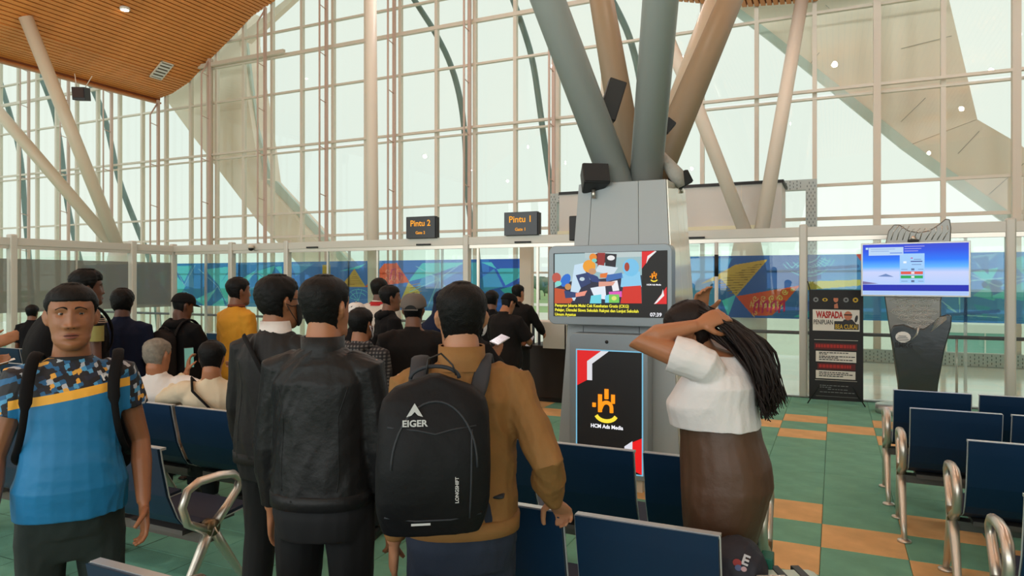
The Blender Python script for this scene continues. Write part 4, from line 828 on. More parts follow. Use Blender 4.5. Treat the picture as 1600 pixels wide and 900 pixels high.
def maskshell(T, m, parent):
    rings = []
    for i in range(16):
        z = -.112+.105*i/15; ring = []
        for k in range(25):
            a = math.radians(24+132*k/24); bulge = .013+.014*math.sin(math.pi*i/15)*max(0, math.sin(a))**6; ring.append(T @ headpt(max(z, -.118), a, bulge))
        rings.append(ring)
    o = MB().loft(rings, close=False, caps=False).build('face_mask', m, parent); mo = o.modifiers.new('s', 'SOLIDIFY'); mo.thickness = .003
    for s in (-1, 1):
      for z in (-.012, -.10):
        b = MB(); b.tube([T @ headpt(z, math.radians(90-s*66), .012), T @ Vector((s*.088, .01, -.01+z*.35)), T @ Vector((s*.090, -.02, .0))], .0022, 5); b.build('ear_loop', m, o)
SKIN = [(150,98,66),(118,76,52),(96,60,44),(176,124,92),(168,112,78)]
def skinm(i):
    m = mat('skin_tone_%d' % i, SKIN[i], .48, var=.05, vs=14, bump=(220, .12, .002)); b = m.node_tree.nodes['Principled BSDF']
    b.inputs['Subsurface Weight'].default_value = .08; b.inputs['Subsurface Radius'].default_value = (.01, .004, .002); return m
M_hair = mat('black_hair', (12, 11, 11), .55, bump=(260, .6, .004)); M_greyhair = mat('grey_hair', (132, 124, 112), .6, bump=(200, .8, .006), var=.25, vs=26)
def ik(a, b, l1, l2, pole):
    a, b, pole = Vector(a), Vector(b), Vector(pole); d_ = b-a; L_ = d_.length
    if L_ > (l1+l2)*.995: b = a+d_*((l1+l2)*.995/L_); d_ = b-a; L_ = d_.length
    c = (l1*l1-l2*l2+L_*L_)/(2*L_); h = math.sqrt(max(0, l1*l1-c*c)); w = d_/L_; p = pole-w*pole.dot(w); p.normalize(); return a+w*c+p*h, b
def hand(mb, wr, dirv, palm, side, curl=.5, spread=.0, s=1.0, thumb=1):
    w = Vector(dirv).normalized(); n = Vector(palm); n = (n-w*n.dot(w)).normalized(); u = w.cross(n)*side   # u towards the thumb
    wr = Vector(wr); L_ = lambda pts, r: mb.tube(pts, r, 8)
    sec = lambda c, a, b: [c+u*math.cos(t)*a+n*math.sin(t)*b for t in [2*math.pi*k/12 for k in range(12)]]
    mb.loft([sec(wr-w*.03*s, .026*s, .02*s), sec(wr+w*.01*s, .027*s, .019*s), sec(wr+w*.045*s, .038*s, .017*s), sec(wr+w*.085*s, .041*s, .015*s), sec(wr+w*.1*s, .036*s, .011*s)])
    for i, (o_, ln) in enumerate(((.030, .072), (.0105, .08), (-.0095, .074), (-.0285, .058))):
        p = wr+w*.088*s+u*o_*s; pts = [p-w*.015*s, p]; a = curl*(.25+.06*i); ang = a*.8; sp_ = spread*(1.5-i)*.12
        for sg in (.45, .32, .25):
            dd = (w*math.cos(ang)+n*math.sin(ang)+u*sp_).normalized(); p = p+dd*ln*sg*s; pts.append(p); ang += a*1.6+curl*.15
        L_(pts, [.010*s, .0098*s, .009*s, .0082*s, .0068*s])
    p = wr+w*.02*s+u*.024*s; q = p+(w*.55+u*.62+n*.35).normalized()*.042*s; r_ = q+(w*.85+u*.25+n*.35*(1+curl)).normalized()*.033*s; t_ = r_+(w*.9+n*.4*(1+curl)).normalized()*.026*s
    if thumb: L_([p, q, r_, t_], [.014*s, .012*s, .0105*s, .008*s])
def sect(c, rx, ry, R, n=24, e=.85, flat=0):
    out = []
    for k in range(n):
        t = 2*math.pi*k/n; ca, sa_ = math.cos(t), math.sin(t); out.append(c+R @ Vector((rx*math.copysign(abs(ca)**e, ca), ry*math.copysign(abs(sa_)**e, sa_), 0)))
    return out
TR = [(-.15,.150,.110,-.01),(-.06,.170,.128,-.012),(.04,.160,.122,-.004),(.14,.148,.116,.004),(.24,.155,.120,.006),(.33,.168,.122,.002),(.41,.176,.112,-.006),(.465,.160,.092,-.012),(.50,.115,.075,-.014),(.53,.075,.066,-.012)]
def person(label, u, t, top, rel, skin=0, hair='short', hairm=None, cat='person', wide=1.0, voxel=.010, arms=None, topm=None, topkind='jacket', botm=None, headyaw=0, headpitch=0, headroll=0, lean=0, tleng=-.10, sleeve='long', seat=False, extra=None, group=None, belly=0, collar=.03, foldamp=.006, deep=1.0, hoff=(0,0,0), female=False, fine=False, headwide=1.0, hip=1.0, baggy=False, seams=None, legs=(.0, .0), xy=None, Hs=None, z0=0):
    g = Q(u, t, top); Hh = Hs or g.z; s = Hh/(1.705+({'afro': .03, 'thick': .012, 'grey': .01, 'hijab': .012}.get(hair, .006) if not Hs else 0))
    if seat: s = .985
    va = math.atan2(dr(u)[1], dr(u)[0]); rz = va-math.pi/2-math.radians(rel)
    e = empty('person', (g.x, g.y, z0), rz); 
    if xy: e.location = (xy[0], xy[1], z0)
    tag(e, label, cat, group)
    K = lambda x, y, z: Vector((x*s, y*s, z*s))
    pz = .92 if not seat else .515
    R = Matrix.Rotation(-math.radians(lean), 3, 'X'); pel = K(0, 0, pz)
    up = lambda x, y, h: pel+R @ K(x, y, h)
    neck = up(0, -.012, .53)
    HD = up(hoff[0], .014+hoff[1], .668+hoff[2]); Rh = Matrix.Rotation(-math.radians(headyaw), 4, 'Z') @ Matrix.Rotation(-math.radians(headpitch), 4, 'X') @ Matrix.Rotation(math.radians(headroll), 4, 'Y')
    T = Matrix.Translation(HD) @ Rh @ Matrix.Scale(s, 4); Ti = T.inverted()
    sh = [up(.168*wide*sx, -.012, .455) for sx in (-1, 1)]
    arms = arms or [None, None]; joints = []
    for i, sx in enumerate((-1, 1)):
        a = arms[i] or dict(to=(sx*(.235*wide), .05, .81), pole=(sx*.5, -1, 0))
        tgt = K(*a['to']) if 'to' in a else Matrix.Rotation(-rz, 3, 'Z') @ (Vector(a['w'])-e.location)
        if 'sh' in a: sh[i] = sh[i]+K(*a['sh'])
        el_, wr = ik(sh[i], tgt, .295*s, .255*s, a.get('pole', (sx*.6, -1, -.3)))
        joints.append((sh[i], el_, wr, a))
    # ---- body
    B = MB(); head_vol(B, T, headwide); bb = 0 if female else belly
    hc = lambda p: T @ Vector(p)
    B.loft([sect(up(0, -.014, .47), .085*s, .065*s, R), sect(neck, .068*s, .064*s, R), sect(neck.lerp(hc((0, -.015, -.07)), .5), .062*s, .062*s, R), sect(hc((0, -.012, -.07)), .058*s, .063*s, R), sect(hc((0, -.008, -.02)), .05*s, .06*s, R)])
    B.loft([sect(up(0, y+bb*.3*math.exp(-((h-.1)/.12)**2), h), rx*.93*wide*s, (ry*deep*(.78 if female else .92)+bb*math.exp(-((h-.1)/.12)**2)*.5)*s, R) for h, rx, ry, y in TR])
    for i, sx in enumerate((-1, 1)):
        a0, el_, wr, a = joints[i]; bare = sleeve != 'long'; k_ = wide**.5
        B.tube([up(.09*sx, -.012, .44), a0, a0.lerp(el_, .45), el_, el_.lerp(wr, .35), wr], [.06*s, .056*s*k_, .047*s*k_, .037*s*k_, .040*s*k_, .026*s], 12)
        w = (wr-el_).normalized(); dv = Vector(a['dir']) if 'dir' in a else w; pl = Vector(a.get('palm', (-sx, .2, 0)))
        hand(B, wr+dv.normalized()*.012*s, dv, pl, a.get('side', sx), a.get('curl', .55), a.get('spread', 0), s*1.0)
    hips = [K(sx*.09*hip, -.005, pz-.02) for sx in (-1, 1)]; LG = []
    for i, sx in enumerate((-1, 1)):
        if seat: kn = K(sx*.12, .44, .47); an = K(sx*.12, .43+legs[i], .09)
        else: kn = K(sx*.105, .015+legs[i]*.5, .49); an = K(sx*.115, -.02+legs[i], .09)
        LG.append((hips[i], kn, an)); hp = hips[i]
        B.tube([hp+K(0, 0, .03), hp.lerp(kn, .35), kn, kn.lerp(an, .35), an], [.075*s, .07*s, .05*s, .05*s, .034*s], 10)
    me = fuse(B, 'body', skinm(skin), voxel, 3 if voxel < .006 else 2); sculpt(me, Ti, T, fine, wide=headwide); link('body', me, e)
    # ---- hair
    hm = hairm or M_hair
    if hair: hairshell(T, hair, hm, e, seed=abs(int(u))+3)
    # ---- upper garment
    C = MB(); th_ = .020 if topkind == 'jacket' else .012; w2 = wide; cz_k = .006 if voxel >= .01 else 0; th_ += cz_k*.6
    fl = .018 if topkind == 'jacket' else .006
    hem = tleng if not seat else max(tleng, -.01); rings = []
    hs = [hem-.001]+[h for h, *_ in TR if h > hem+.02]
    for h in hs:
        rx = float(np.interp(h, [r[0] for r in TR], [r[1] for r in TR])); ry = float(np.interp(h, [r[0] for r in TR], [r[2] for r in TR])); y = float(np.interp(h, [r[0] for r in TR], [r[3] for r in TR]))
        q = th_+fl*max(0, min(1, (.35-h)/.2))*(.5+.5*(h > hem+.04)); b_ = belly*math.exp(-((h-.1)/.14)**2)
        if female: q += .012*math.exp(-((h-.30)/.08)**2)
        if h > .45: q *= .6
        if topkind != 'jacket' and not female: q += .020*max(0, min(1, (.16-h)/.1))
        rings.append(sect(up(0, y+b_*.35+(.02 if female and .24 < h < .38 else 0), h), (rx*w2+q+b_*.12)*s, (ry*deep+q+b_*.5)*s, R))
    C.loft(rings)
    for i, sx in enumerate((-1, 1)):
        a0, el_, wr, a = joints[i]; k_ = wide**.5; t2 = (.014 if topkind == 'jacket' else .009)+cz_k
        if sleeve == 'long': C.tube([up(.07*sx, -.012, .445), up(.13*sx*w2, -.012, .458), a0, a0.lerp(el_, .45), el_, el_.lerp(wr, .4), el_.lerp(wr, .93)], [(.05+t2)*s, (.056+t2)*s, (.060+t2)*s*k_, (.053+t2)*s*k_, (.046+t2)*s*k_, (.044+t2)*s*k_, (.034+t2*.5)*s], 14)
        else: 
            f_ = {'short': .62, 'elbow': .9, 'cap': .5}[sleeve]; C.tube([up(.07*sx, -.012, .445), up(.13*sx*w2, -.012, .455), a0, a0.lerp(el_, f_*.6), a0.lerp(el_, f_)], [(.05+t2)*s, (.054+t2)*s, (.060+t2)*s*k_, (.062+t2)*s*k_, (.064+t2)*s*k_], 16)
    if collar: C.loft([sect(up(0, -.014, .50), .085*s, .075*s, R), sect(up(0, -.014, .53), .070*s, .068*s, R), sect(up(0, -.014+.0, .53+collar), .067*s, .066*s, R)])
    cm_ = fuse(C, 'garment', topm, min(voxel*1.0, .010), 3)
    if foldamp: folds(cm_, foldamp, 26 if not female else 20, abs(int(u))+int(t*10))
    gname = {'jacket': 'jacket', 'tee': 't_shirt', 'shirt': 'shirt', 'hoodie': 'hooded_top'}[topkind]
    link(gname, cm_, e)
    if topkind == 'jacket' and t < 6.2:  # hem band and cuffs
        b = MB(); rr = float(np.interp(hem, [r[0] for r in TR], [r[1] for r in TR])); ry = float(np.interp(hem, [r[0] for r in TR], [r[2] for r in TR]))
        b.loft([sect(up(0, -.008, hem+dz), (rr*w2+.022+o_)*s, (ry+.022+o_+belly*.2)*s, R, 32) for dz, o_ in ((-.03, -.004), (-.028, .004), (.02, .006), (.024, -.004))]).build('hem_band', topm, e)
    if seams:
        bc = bvh(cm_)
        for pts in seams:
            q = []
            for i in range(len(pts)-1):
                for k in range(8):
                    x, h = pts[i][0]+(pts[i+1][0]-pts[i][0])*k/8, pts[i][1]+(pts[i+1][1]-pts[i][1])*k/8; w = up(x, 0, h); hh = bc.ray_cast(Vector((w.x, -1, w.z)), Vector((0, 1, 0)))
                    if hh[0]: q.append(hh[0])
            if len(q) > 3: MB().tube(q, .0018, 6, ref=(0, 1, 0)).build('seam', topm, e)
    if topkind == 'hoodie':
        b = MB(); b.tube([up(-.085, .03, .50), up(-.09, -.05, .53), up(-.04, -.10, .50), up(.04, -.10, .50), up(.09, -.05, .53), up(.085, .03, .50)], [.02*s, .034*s, .042*s, .042*s, .034*s, .02*s], 10); link('hood', fuse(b, 'hood', topm, .009, 2), e)
    # ---- trousers and shoes
    D = MB(); vx = max(voxel, .009)
    if baggy: D.loft([sect(K(0, 0, pz+h), rx*s, ry*s, Matrix.Identity(3)) for h, rx, ry in ((-.25,.180,.09),(-.18,.19,.11),(-.08,.18,.12))])
    D.loft([sect(K(0, -.010+yo, pz+h), (rx*hip*(wide**.6))*s, (ry*hip*deep+belly*.3)*s, Matrix.Identity(3)) for h, rx, ry, yo in (((-.15,.165,.120,0),(-.06,.184,.140,0),(.04,.180,.137,0),(.11,.170,.130,0)) if not female else ((-.42,.15,.068,.01),(-.25,.16,.088,.0),(-.12,.168,.106,-.014),(-.01,.168,.117,-.026),(.08,.160,.113,-.022),(.18,.148,.102,-.004),(.27,.138,.098,.008)))])
    for i, sx in enumerate((-1, 1)):
        hp, kn, an = LG[i]; D.tube([hp+K(0, -.0, .02), hp.lerp(kn, .35), kn, kn.lerp(an, .5), an+K(0, 0, .0)], [.095*s*hip, .093*s*hip, .076*s*hip, .072*s*hip, .066*s*hip], 14)
    dm = fuse(D, 'trousers', botm or M_trb, vx, 3); folds(dm, .004 if not female else .006, 22, abs(int(u))+9); link('trousers' if not female else 'wide_trousers', dm, e)
    for i in (0, 1):
        an = LG[i][2]; F = MB(); F.tube([an+K(0, -.06, -.045), an+K(0, 0, -.035), an+K(0, .10, -.055), an+K(0, .19, -.065)], [.035*s, .045*s, .04*s, .022*s], 10, flat=1.15); F.box(an+K(-.042, -.085, -.09), an+K(.042, .2, -.07))
        link('shoe', fuse(F, 'shoe', M_shoe, .009, 2), e)
    e['_s'] = s
    return dict(e=e, T=T, Ti=Ti, s=s, up=up, K=K, J=joints, R=R, sh=sh, cm=cm_)
M_trb = mat('black_trousers', (16, 18, 21), .85); M_shoe = mat('dark_shoe', (24, 22, 22), .5)
# ---- fabrics
M_leather = mat('charcoal_jacket', (29, 30, 31), .46, bump=(30, .35, .01)); M_bomber = mat('slate_jacket', (34, 34, 35), .55, bump=(26, .3, .01))
M_tan = mat('ochre_brown_jacket', (138, 100, 58), .72, bump=(24, .35, .012)); M_bk = mat('black_cloth', (14, 13, 15), .85, bump=(30, .3, .01)); M_bkbrown = mat('dark_brown_cloth', (27, 23, 22), .85, bump=(26, .3, .01))
M_navyt = mat('navy_cloth', (20, 28, 52), .85, bump=(30, .3, .01)); M_must = mat('mustard_cloth', (200, 140, 42), .8, bump=(28, .3, .01)); M_wh = mat('white_cloth', (222, 218, 214), .8, bump=(26, .4, .01)); M_crm = mat('cream_cloth', (212, 196, 168), .8, bump=(26, .3, .01))
M_whg = mat('offwhite_jacket', (206, 196, 184), .8); M_jean = mat('dark_denim', (26, 36, 54), .85, bump=(160, .4, .003)); M_brn = mat('brown_satin', (80, 54, 35), .5, bump=(14, .3, .015)); M_dgreen = mat('dark_green_trousers', (26, 40, 40), .8, bump=(40, .25, .006))
def plaid():
    m = mat('plaid_cloth', (60, 60, 62), .85); n = m.node_tree; b = n.nodes['Principled BSDF']; t = n.nodes.new('ShaderNodeTexCoord'); r = n.nodes.new('ShaderNodeMix'); r.data_type = 'RGBA'
    w1 = n.nodes.new('ShaderNodeTexWave'); w2 = n.nodes.new('ShaderNodeTexWave'); w2.bands_direction = 'Z'; w1.inputs['Scale'].default_value = w2.inputs['Scale'].default_value = 14
    a = n.nodes.new('ShaderNodeMath'); a.operation = 'MULTIPLY'; n.links.new(t.outputs['Object'], w1.inputs[0]); n.links.new(t.outputs['Object'], w2.inputs[0]); n.links.new(w1.outputs['Fac'], a.inputs[0]); n.links.new(w2.outputs['Fac'], a.inputs[1])
    n.links.new(a.outputs[0], r.inputs['Factor']); r.inputs[6].default_value = lin((40, 40, 44)); r.inputs[7].default_value = lin((118, 114, 112)); n.links.new(r.outputs[2], b.inputs['Base Color']); return m

def facework(p, body, lids=True, gaze=0, lipc=(132, 78, 66), brow=True, age=False):
    """eyes, brows, lips and nostrils as parts, laid on the head surface"""
    T = p['T']; e = p['e']; s = p['s']; bv = bvh(body); R3 = T.to_3x3(); dv = -(R3 @ Vector((0, 1, 0))).normalized()
    def on(x, z, off):
        o = T @ Vector((x, .2, z)); h = bv.ray_cast(o, dv)
        return (h[0] if h[0] else T @ Vector((x, .09, z)))-dv*off
    def patch(nm, top, bot, x0, x1, off, m, nx=14, nz_=5):
        g = [[on(x0+(x1-x0)*i/nx, bot(i/nx)+(top(i/nx)-bot(i/nx))*j/nz_, off*(math.sin(math.pi*j/nz_)**.5*math.sin(math.pi*max(.02, min(.98, i/nx)))**.4)-.0004) for j in range(nz_+1)] for i in range(nx+1)]
        return MB().loft(g, close=False, caps=False).build(nm, m, e)
    for sd in (-1, 1):
        c = T @ Vector((sd*.031, .0655, .0165)); ey = empty('eye', c, parent=e)
        r = .0123*s; MB().ell((0, 0, 0), (r, r, r), nu=20, nv=14).build('eyeball', mat('eye_white', (168, 156, 148), .25), ey)
        gd_ = (R3 @ Vector((gaze, 1, -.05))).normalized(); u_, v_, w_2 = frame((0, 0, 0), gd_)
        cup = lambda a0, rr: [[(gd_*math.cos(a_)+(u_*math.cos(b_)+v_*math.sin(b_))*math.sin(a_))*rr for b_ in [2*math.pi*k/18 for k in range(18)]] for a_ in (a0, a0*.6, .01)]
        MB().loft(cup(.62, r*1.012), caps=False).build('iris', mat('iris_dark', (44, 26, 18), .12), ey); MB().loft(cup(.22, r*1.03), caps=False).build('pupil', mat('pupil_black', (6, 5, 5), .1), ey)
        for nm, a0, a1 in (('upper_eyelid', 15, 85), ('lower_eyelid', -85, -19)):
            rg = []
            for i in range(7):
                la = math.radians(a0+(a1-a0)*i/6); rr = r*1.13; rg.append([R3 @ Vector((rr/s*math.cos(la)*math.sin(b_), rr/s*math.cos(la)*math.cos(b_), rr/s*math.sin(la))) for b_ in [math.radians(-95+190*k/18) for k in range(19)]])
            o = MB().loft(rg, close=False, caps=False).build(nm, body.materials[0], ey); md = o.modifiers.new('s', 'SOLIDIFY'); md.thickness = .0012
        if brow: 
            f = lambda t: (t if sd > 0 else 1-t); a, b_ = (.012, .052) if sd > 0 else (-.052, -.012)
            patch('eyebrow', lambda t: .0395+.006*math.sin(math.pi*f(t)**.8)-.005*f(t), lambda t: .0290+.0085*math.sin(math.pi*f(t))-.001*f(t)+.001, a, b_, .0022, M_hair)
    lm = mat('lips_%d' % lipc[0], lipc, .45)
    patch('upper_lip', lambda t: -.0675+.0105*math.sin(math.pi*t)**.8-.0016*math.exp(-((t-.5)/.08)**2), lambda t: -.0680, -.027, .027, .0030, lm)
    patch('lower_lip', lambda t: -.0690, lambda t: -.0695-.0125*math.sin(math.pi*t)**.8, -.025, .025, .0032, lm)
    patch('lip_seam', lambda t: -.0674+.0006*math.sin(math.pi*t), lambda t: -.0696, -.026, .026, .0026, mat('lip_seam', (60, 30, 26), .6), nz_=2)
    for sd in (-1, 1): patch('nostril', lambda t: -.0385+.0022*math.sin(math.pi*t), lambda t: -.0395-.0025*math.sin(math.pi*t), sd*.009-.0045, sd*.009+.0045, .0016, mat('lip_seam', (60, 30, 26), .6), 6, 3)
def bodyof(p): return [c for c in p['e'].children if c.name.startswith('body')][0].data
def decal(me, bv, off=.0015, back=True):
    y0 = min(v.co.y for v in me.vertices); hs = [bv.ray_cast(Vector((v.co.x, -2, v.co.z)), Vector((0, 1, 0)))[0] for v in me.vertices]; hs = [h.y for h in hs if h]
    for v in me.vertices: v.co.y = min(hs)-off+(v.co.y-y0)*.3
def pack(p, label, m, W_=.30, H_=.46, D_=.18, h0=.02, y0=-.135, x0=0, dx=0, voxel=.008, strapm=None, strapx=.105, strapw=2.5, handle=True, pocket=True, twist=0):
    """a worn pack: its own thing, standing at the wearer's base"""
    e = empty('backpack', p['e'].location, p['e'].rotation_euler.z); tag(e, label, 'backpack'); up, s = p['up'], p['s']; b = MB(); rings = []; n = 14
    for i in range(n):
        t = i/(n-1); k = .86+.14*math.sin(math.pi*min(1, t*2.2)) if t < .25 else (1-.10*max(0, t-.4) if t < .78 else max(.10, .96*math.cos((t-.78)/.22*math.pi/2)**.5))
        kd = .70+.30*math.sin(math.pi*min(1, t*1.05+.05)); rings.append(sect(up(x0+dx*t, y0-D_*.5*kd, h0+H_*t), W_/2*k*s, D_/2*kd*max(k, .4)**.5*s, p['R'], 32, e=.6))
    b.loft(rings); me = fuse(b, 'pack_body', m, voxel, 3); folds(me, .0018, 26, 5); link('pack_body', me, e); bv = bvh(me)
    sm = strapm or m
    for sx in (-1, 1):
        X = strapx*sx; path = [up(X*.9+x0*.6, y0-.03, h0+H_*.80), up(X+x0*.45, y0+.01, .475), up(X*1.02+x0*.35, -.075, .532), up(X*1.05+x0*.3, -.01, .550), up(X*1.08+x0*.2, .06, .525), up(X*1.06, .122, .44), up(X*1.10, .142, .34), up(X*1.22, .125, .23), up(X*1.45, .01, .14), up(X*1.4+x0*.3, y0, h0+.06)]
        q = path
        for _ in range(2): q = [q[0]]+sum([[a*.75+c*.25, a*.25+c*.75] for a, c in zip(q, q[1:])], [])+[q[-1]]
        N = len(q); MB().tube(q, [.0085*s*(1 if i < N*.62 else .6) for i in range(N)], 8, flat=strapw).build('shoulder_strap', sm, e)
    if handle: MB().tube([up(x0+dx+.075*math.cos(a_), y0-.05, h0+H_*.965+.038*math.sin(a_)) for a_ in [math.pi*k_/12 for k_ in range(13)]], .0065*s, 7, ref=(0, 1, 0)).build('grab_handle', sm, e)
    if pocket:
        def pipe(pts, r=.0028, nm='piping'):
            o = []
            for x, h in pts:
                w = up(x0+dx*((h-h0)/H_)+x, 0, h); hh = bv.ray_cast(Vector((w.x, -2, w.z)), Vector((0, 1, 0)))
                if hh[0]: o.append(hh[0]-Vector((0, .001, 0)))
            if len(o) > 2: MB().tube(o, r, 6, ref=(0, 1, 0)).build(nm, sm, e)
        hw = W_/2
        pipe([(-hw*.8, h0+H_*.70), (-hw*.3, h0+H_*.685), (0, h0+H_*.66), (hw*.3, h0+H_*.685), (hw*.7, h0+H_*.70)])
        pipe([(hw*.72*math.cos(a), h0+H_*(.45+.40*math.sin(a))) for a in [math.pi*(1-k/22) for k in range(23)]], .0035, 'zip')
        pipe([(hw*.62, h0+H_*(.12+.08*k)) for k in range(8)]); pipe([(-hw*.82, h0+H_*.14), (-hw*.3, h0+H_*.12), (hw*.3, h0+H_*.12), (hw*.82, h0+H_*.14)])
    return e, bv
# ================================================================ the people
# polo shirt with camouflage yoke, slanted yellow band and plain blue front
def polomat():
    m = bpy.data.materials.new('polo_shirt'); m.use_nodes = True; n = m.node_tree; L = n.links.new; b = n.nodes['Principled BSDF']; b.inputs['Roughness'].default_value = .62
    t = n.nodes.new('ShaderNodeTexCoord'); sx = n.nodes.new('ShaderNodeSeparateXYZ'); L(t.outputs['Object'], sx.inputs[0])
    def M_(op, a, b_=None, c=None):
        q = n.nodes.new('ShaderNodeMath'); q.operation = op
        for i, v in enumerate((a, b_, c)):
            if v is None: continue
            if isinstance(v, (int, float)): q.inputs[i].default_value = v
            else: L(v, q.inputs[i])
        return q.outputs[0]
    v = M_('ADD', sx.outputs['Z'], M_('MULTIPLY', sx.outputs['X'], .155)); v = M_('SUBTRACT', v, 1.275)
    yel = M_('LESS_THAN', M_('ABSOLUTE', v), .0165); upm = M_('GREATER_THAN', v, .0165); slv = M_('GREATER_THAN', M_('ABSOLUTE', sx.outputs['X']), .193)
    camo_mask = M_('MAXIMUM', upm, slv); yel = M_('MULTIPLY', yel, M_('SUBTRACT', 1, slv))
    vo = n.nodes.new('ShaderNodeTexVoronoi'); vo.distance = 'CHEBYCHEV'; vo.inputs['Scale'].default_value = 58; vo.voronoi_dimensions = '2D'; vo.inputs['Randomness'].default_value = .6; cx_ = n.nodes.new('ShaderNodeCombineXYZ'); L(M_('ADD', sx.outputs['X'], M_('MULTIPLY', sx.outputs['Y'], .7)), cx_.inputs[0]); L(M_('ADD', sx.outputs['Z'], M_('MULTIPLY', sx.outputs['X'], .35)), cx_.inputs[1]); L(cx_.outputs[0], vo.inputs['Vector'])
    sp = n.nodes.new('ShaderNodeSeparateColor'); L(vo.outputs['Color'], sp.inputs[0]); r = n.nodes.new('ShaderNodeValToRGB'); r.color_ramp.interpolation = 'CONSTANT'; E_ = r.color_ramp.elements
    E_[0].position = 0; E_[0].color = lin((16, 18, 26)); E_[1].position = .40; E_[1].color = lin((22, 92, 140))
    for p_, c_ in ((.62, (74, 150, 196)), (.70, (20, 30, 50)), (.80, (176, 182, 190)), (.90, (224, 164, 66)), (.95, (18, 20, 30))): x = E_.new(p_); x.color = lin(c_)
    L(sp.outputs[0], r.inputs[0])
    a = n.nodes.new('ShaderNodeMix'); a.data_type = 'RGBA'; a.inputs[6].default_value = lin((16, 116, 170)); L(r.outputs[0], a.inputs[7]); L(camo_mask, a.inputs[0])
    c = n.nodes.new('ShaderNodeMix'); c.data_type = 'RGBA'; L(a.outputs[2], c.inputs[6]); c.inputs[7].default_value = lin((240, 176, 60)); L(yel, c.inputs[0]); L(c.outputs[2], b.inputs['Base Color'])
    z = n.nodes.new('ShaderNodeTexNoise'); z.inputs['Scale'].default_value = 20; bp_ = n.nodes.new('ShaderNodeBump'); bp_.inputs['Strength'].default_value = .3; bp_.inputs['Distance'].default_value = .01; L(t.outputs['Object'], z.inputs[0]); L(z.outputs[0], bp_.inputs['Height']); L(bp_.outputs[0], b.inputs['Normal'])
    return m
M_polo = polomat()
p = person('person in a blue polo shirt with camouflage yoke, facing the camera at left', 112, 2.64, 450, 181, skin=0, hair='short', wide=.97, voxel=.0042, topm=M_polo, topkind='tee', sleeve='cap', tleng=-.075, baggy=True, belly=.045, collar=0, headyaw=0, headpitch=-2, headwide=1.09, foldamp=.005, botm=M_dgreen,
           arms=[dict(to=(-.245, .09, .86), pole=(-.5, -1, 0), curl=.8), dict(to=(.255, .12, .86), pole=(.6, -1, 0), curl=1.0)], Hs=1.655, hoff=(0, 0, .014))
facework(p, bodyof(p), gaze=-.08)
up, s_ = p['up'], p['s']; e = p['e']
MB().loft([sect(up(0, -.012, .512), .083*s_, .073*s_, p['R'], 36), sect(up(0, -.006, .528), .076*s_, .070*s_, p['R'], 36), sect(up(0, -.004, .534), .070*s_, .066*s_, p['R'], 36), sect(up(0, -.006, .520), .066*s_, .062*s_, p['R'], 36)], caps=False).build('neck_band', mat('neckband_black', (24, 26, 30), .8), e)
bvp = bvh(p['cm'])
lg = MB()
for k in (0, 1):
    X = -.10-k*.018; Z = 1.328
    lg.add([(X-.001,.3,Z+.012),(X+.006,.3,Z+.012),(X+.001,.3,Z),(X-.004,.3,Z)], [(0,1,2,3)]); lg.add([(X-.014,.3,Z+.012),(X-.007,.3,Z+.012),(X-.001,.3,Z),(X-.006,.3,Z)], [(0,1,2,3)]); lg.add([(X-.006,.3,Z),(X+.001,.3,Z),(X-.003,.3,Z-.011),(X-.010,.3,Z-.011)], [(0,1,2,3)])
me = lg.mesh('chest_logo', mat('logo_white', (230, 230, 230), .6))
for v in me.vertices:
    h = bvp.ray_cast(Vector((v.co.x, 1, v.co.z)), Vector((0, -1, 0)))
    if h[0]: v.co.y = h[0].y+.002
link('chest_logo', me, e)
pack(p, 'black backpack on the back of the polo shirt man, straps over his shoulders', M_bk, W_=.30, H_=.44, D_=.14, h0=.03, x0=-.08, strapx=.13, pocket=False, voxel=.012)
pm = mat('paper', (240, 240, 236), .7)
wr = p['J'][1][2]; w_o = e.matrix_basis @ (wr+Vector((-.0, .05, -.13))); q = empty('boarding_paper', w_o, e.rotation_euler.z); tag(q, 'folded white paper in the hand at the lower left corner', 'paper'); MB().box((-.004, -.06, -.13), (.004, .06, .04)).build('sheet', pm, q); q.rotation_euler = (.2, .5, e.rotation_euler.z)

# dark jacket pair
p = person('person in a charcoal leather jacket seen from behind, centre left', 507, 2.55, 432, 22, skin=4, hair='fade', wide=.98, seams=[[(-.13, .40), (-.10, .30), (-.105, .10), (-.10, .03)], [(.13, .40), (.10, .30), (.105, .10), (.10, .03)]], voxel=.006, topm=M_leather, topkind='jacket', tleng=.0, collar=.035, foldamp=.006, headyaw=14, belly=.02, headwide=1.02)
facework(p, bodyof(p)); 
MB().loft([sect(p['up'](0, -.016, .50), .092*p['s'], .083*p['s'], p['R']), sect(p['up'](0, -.014, .53), .076*p['s'], .074*p['s'], p['R']), sect(p['up'](0, -.014, .574), .077*p['s'], .075*p['s'], p['R']), sect(p['up'](0, -.014, .572), .066*p['s'], .065*p['s'], p['R'])], caps=False).build('stand_collar', M_leather, p['e'])
p = person('person in a slate jacket with white shirt collar and black face mask', 433, 3.28, 431, 38, skin=0, hair='thick', wide=1.02, seams=[[(-.13, .40), (-.10, .30), (-.105, .10), (-.10, .03)], [(.13, .40), (.10, .30), (.105, .10), (.10, .03)]], voxel=.006, topm=M_bomber, topkind='jacket', tleng=-.04, collar=.02, foldamp=.006, headyaw=20, belly=.02, headwide=1.04)
facework(p, bodyof(p)); maskshell(p['T'], mat('mask_black', (20, 20, 22), .8), p['e'])
MB().loft([sect(p['up'](0, -.012, .515), .076*p['s'], .070*p['s'], p['R']), sect(p['up'](0, -.012, .585), .066*p['s'], .064*p['s'], p['R']), sect(p['up'](0, -.012, .58), .060*p['s'], .06*p['s'], p['R'])], caps=False).build('shirt_collar', M_wh, p['e'])
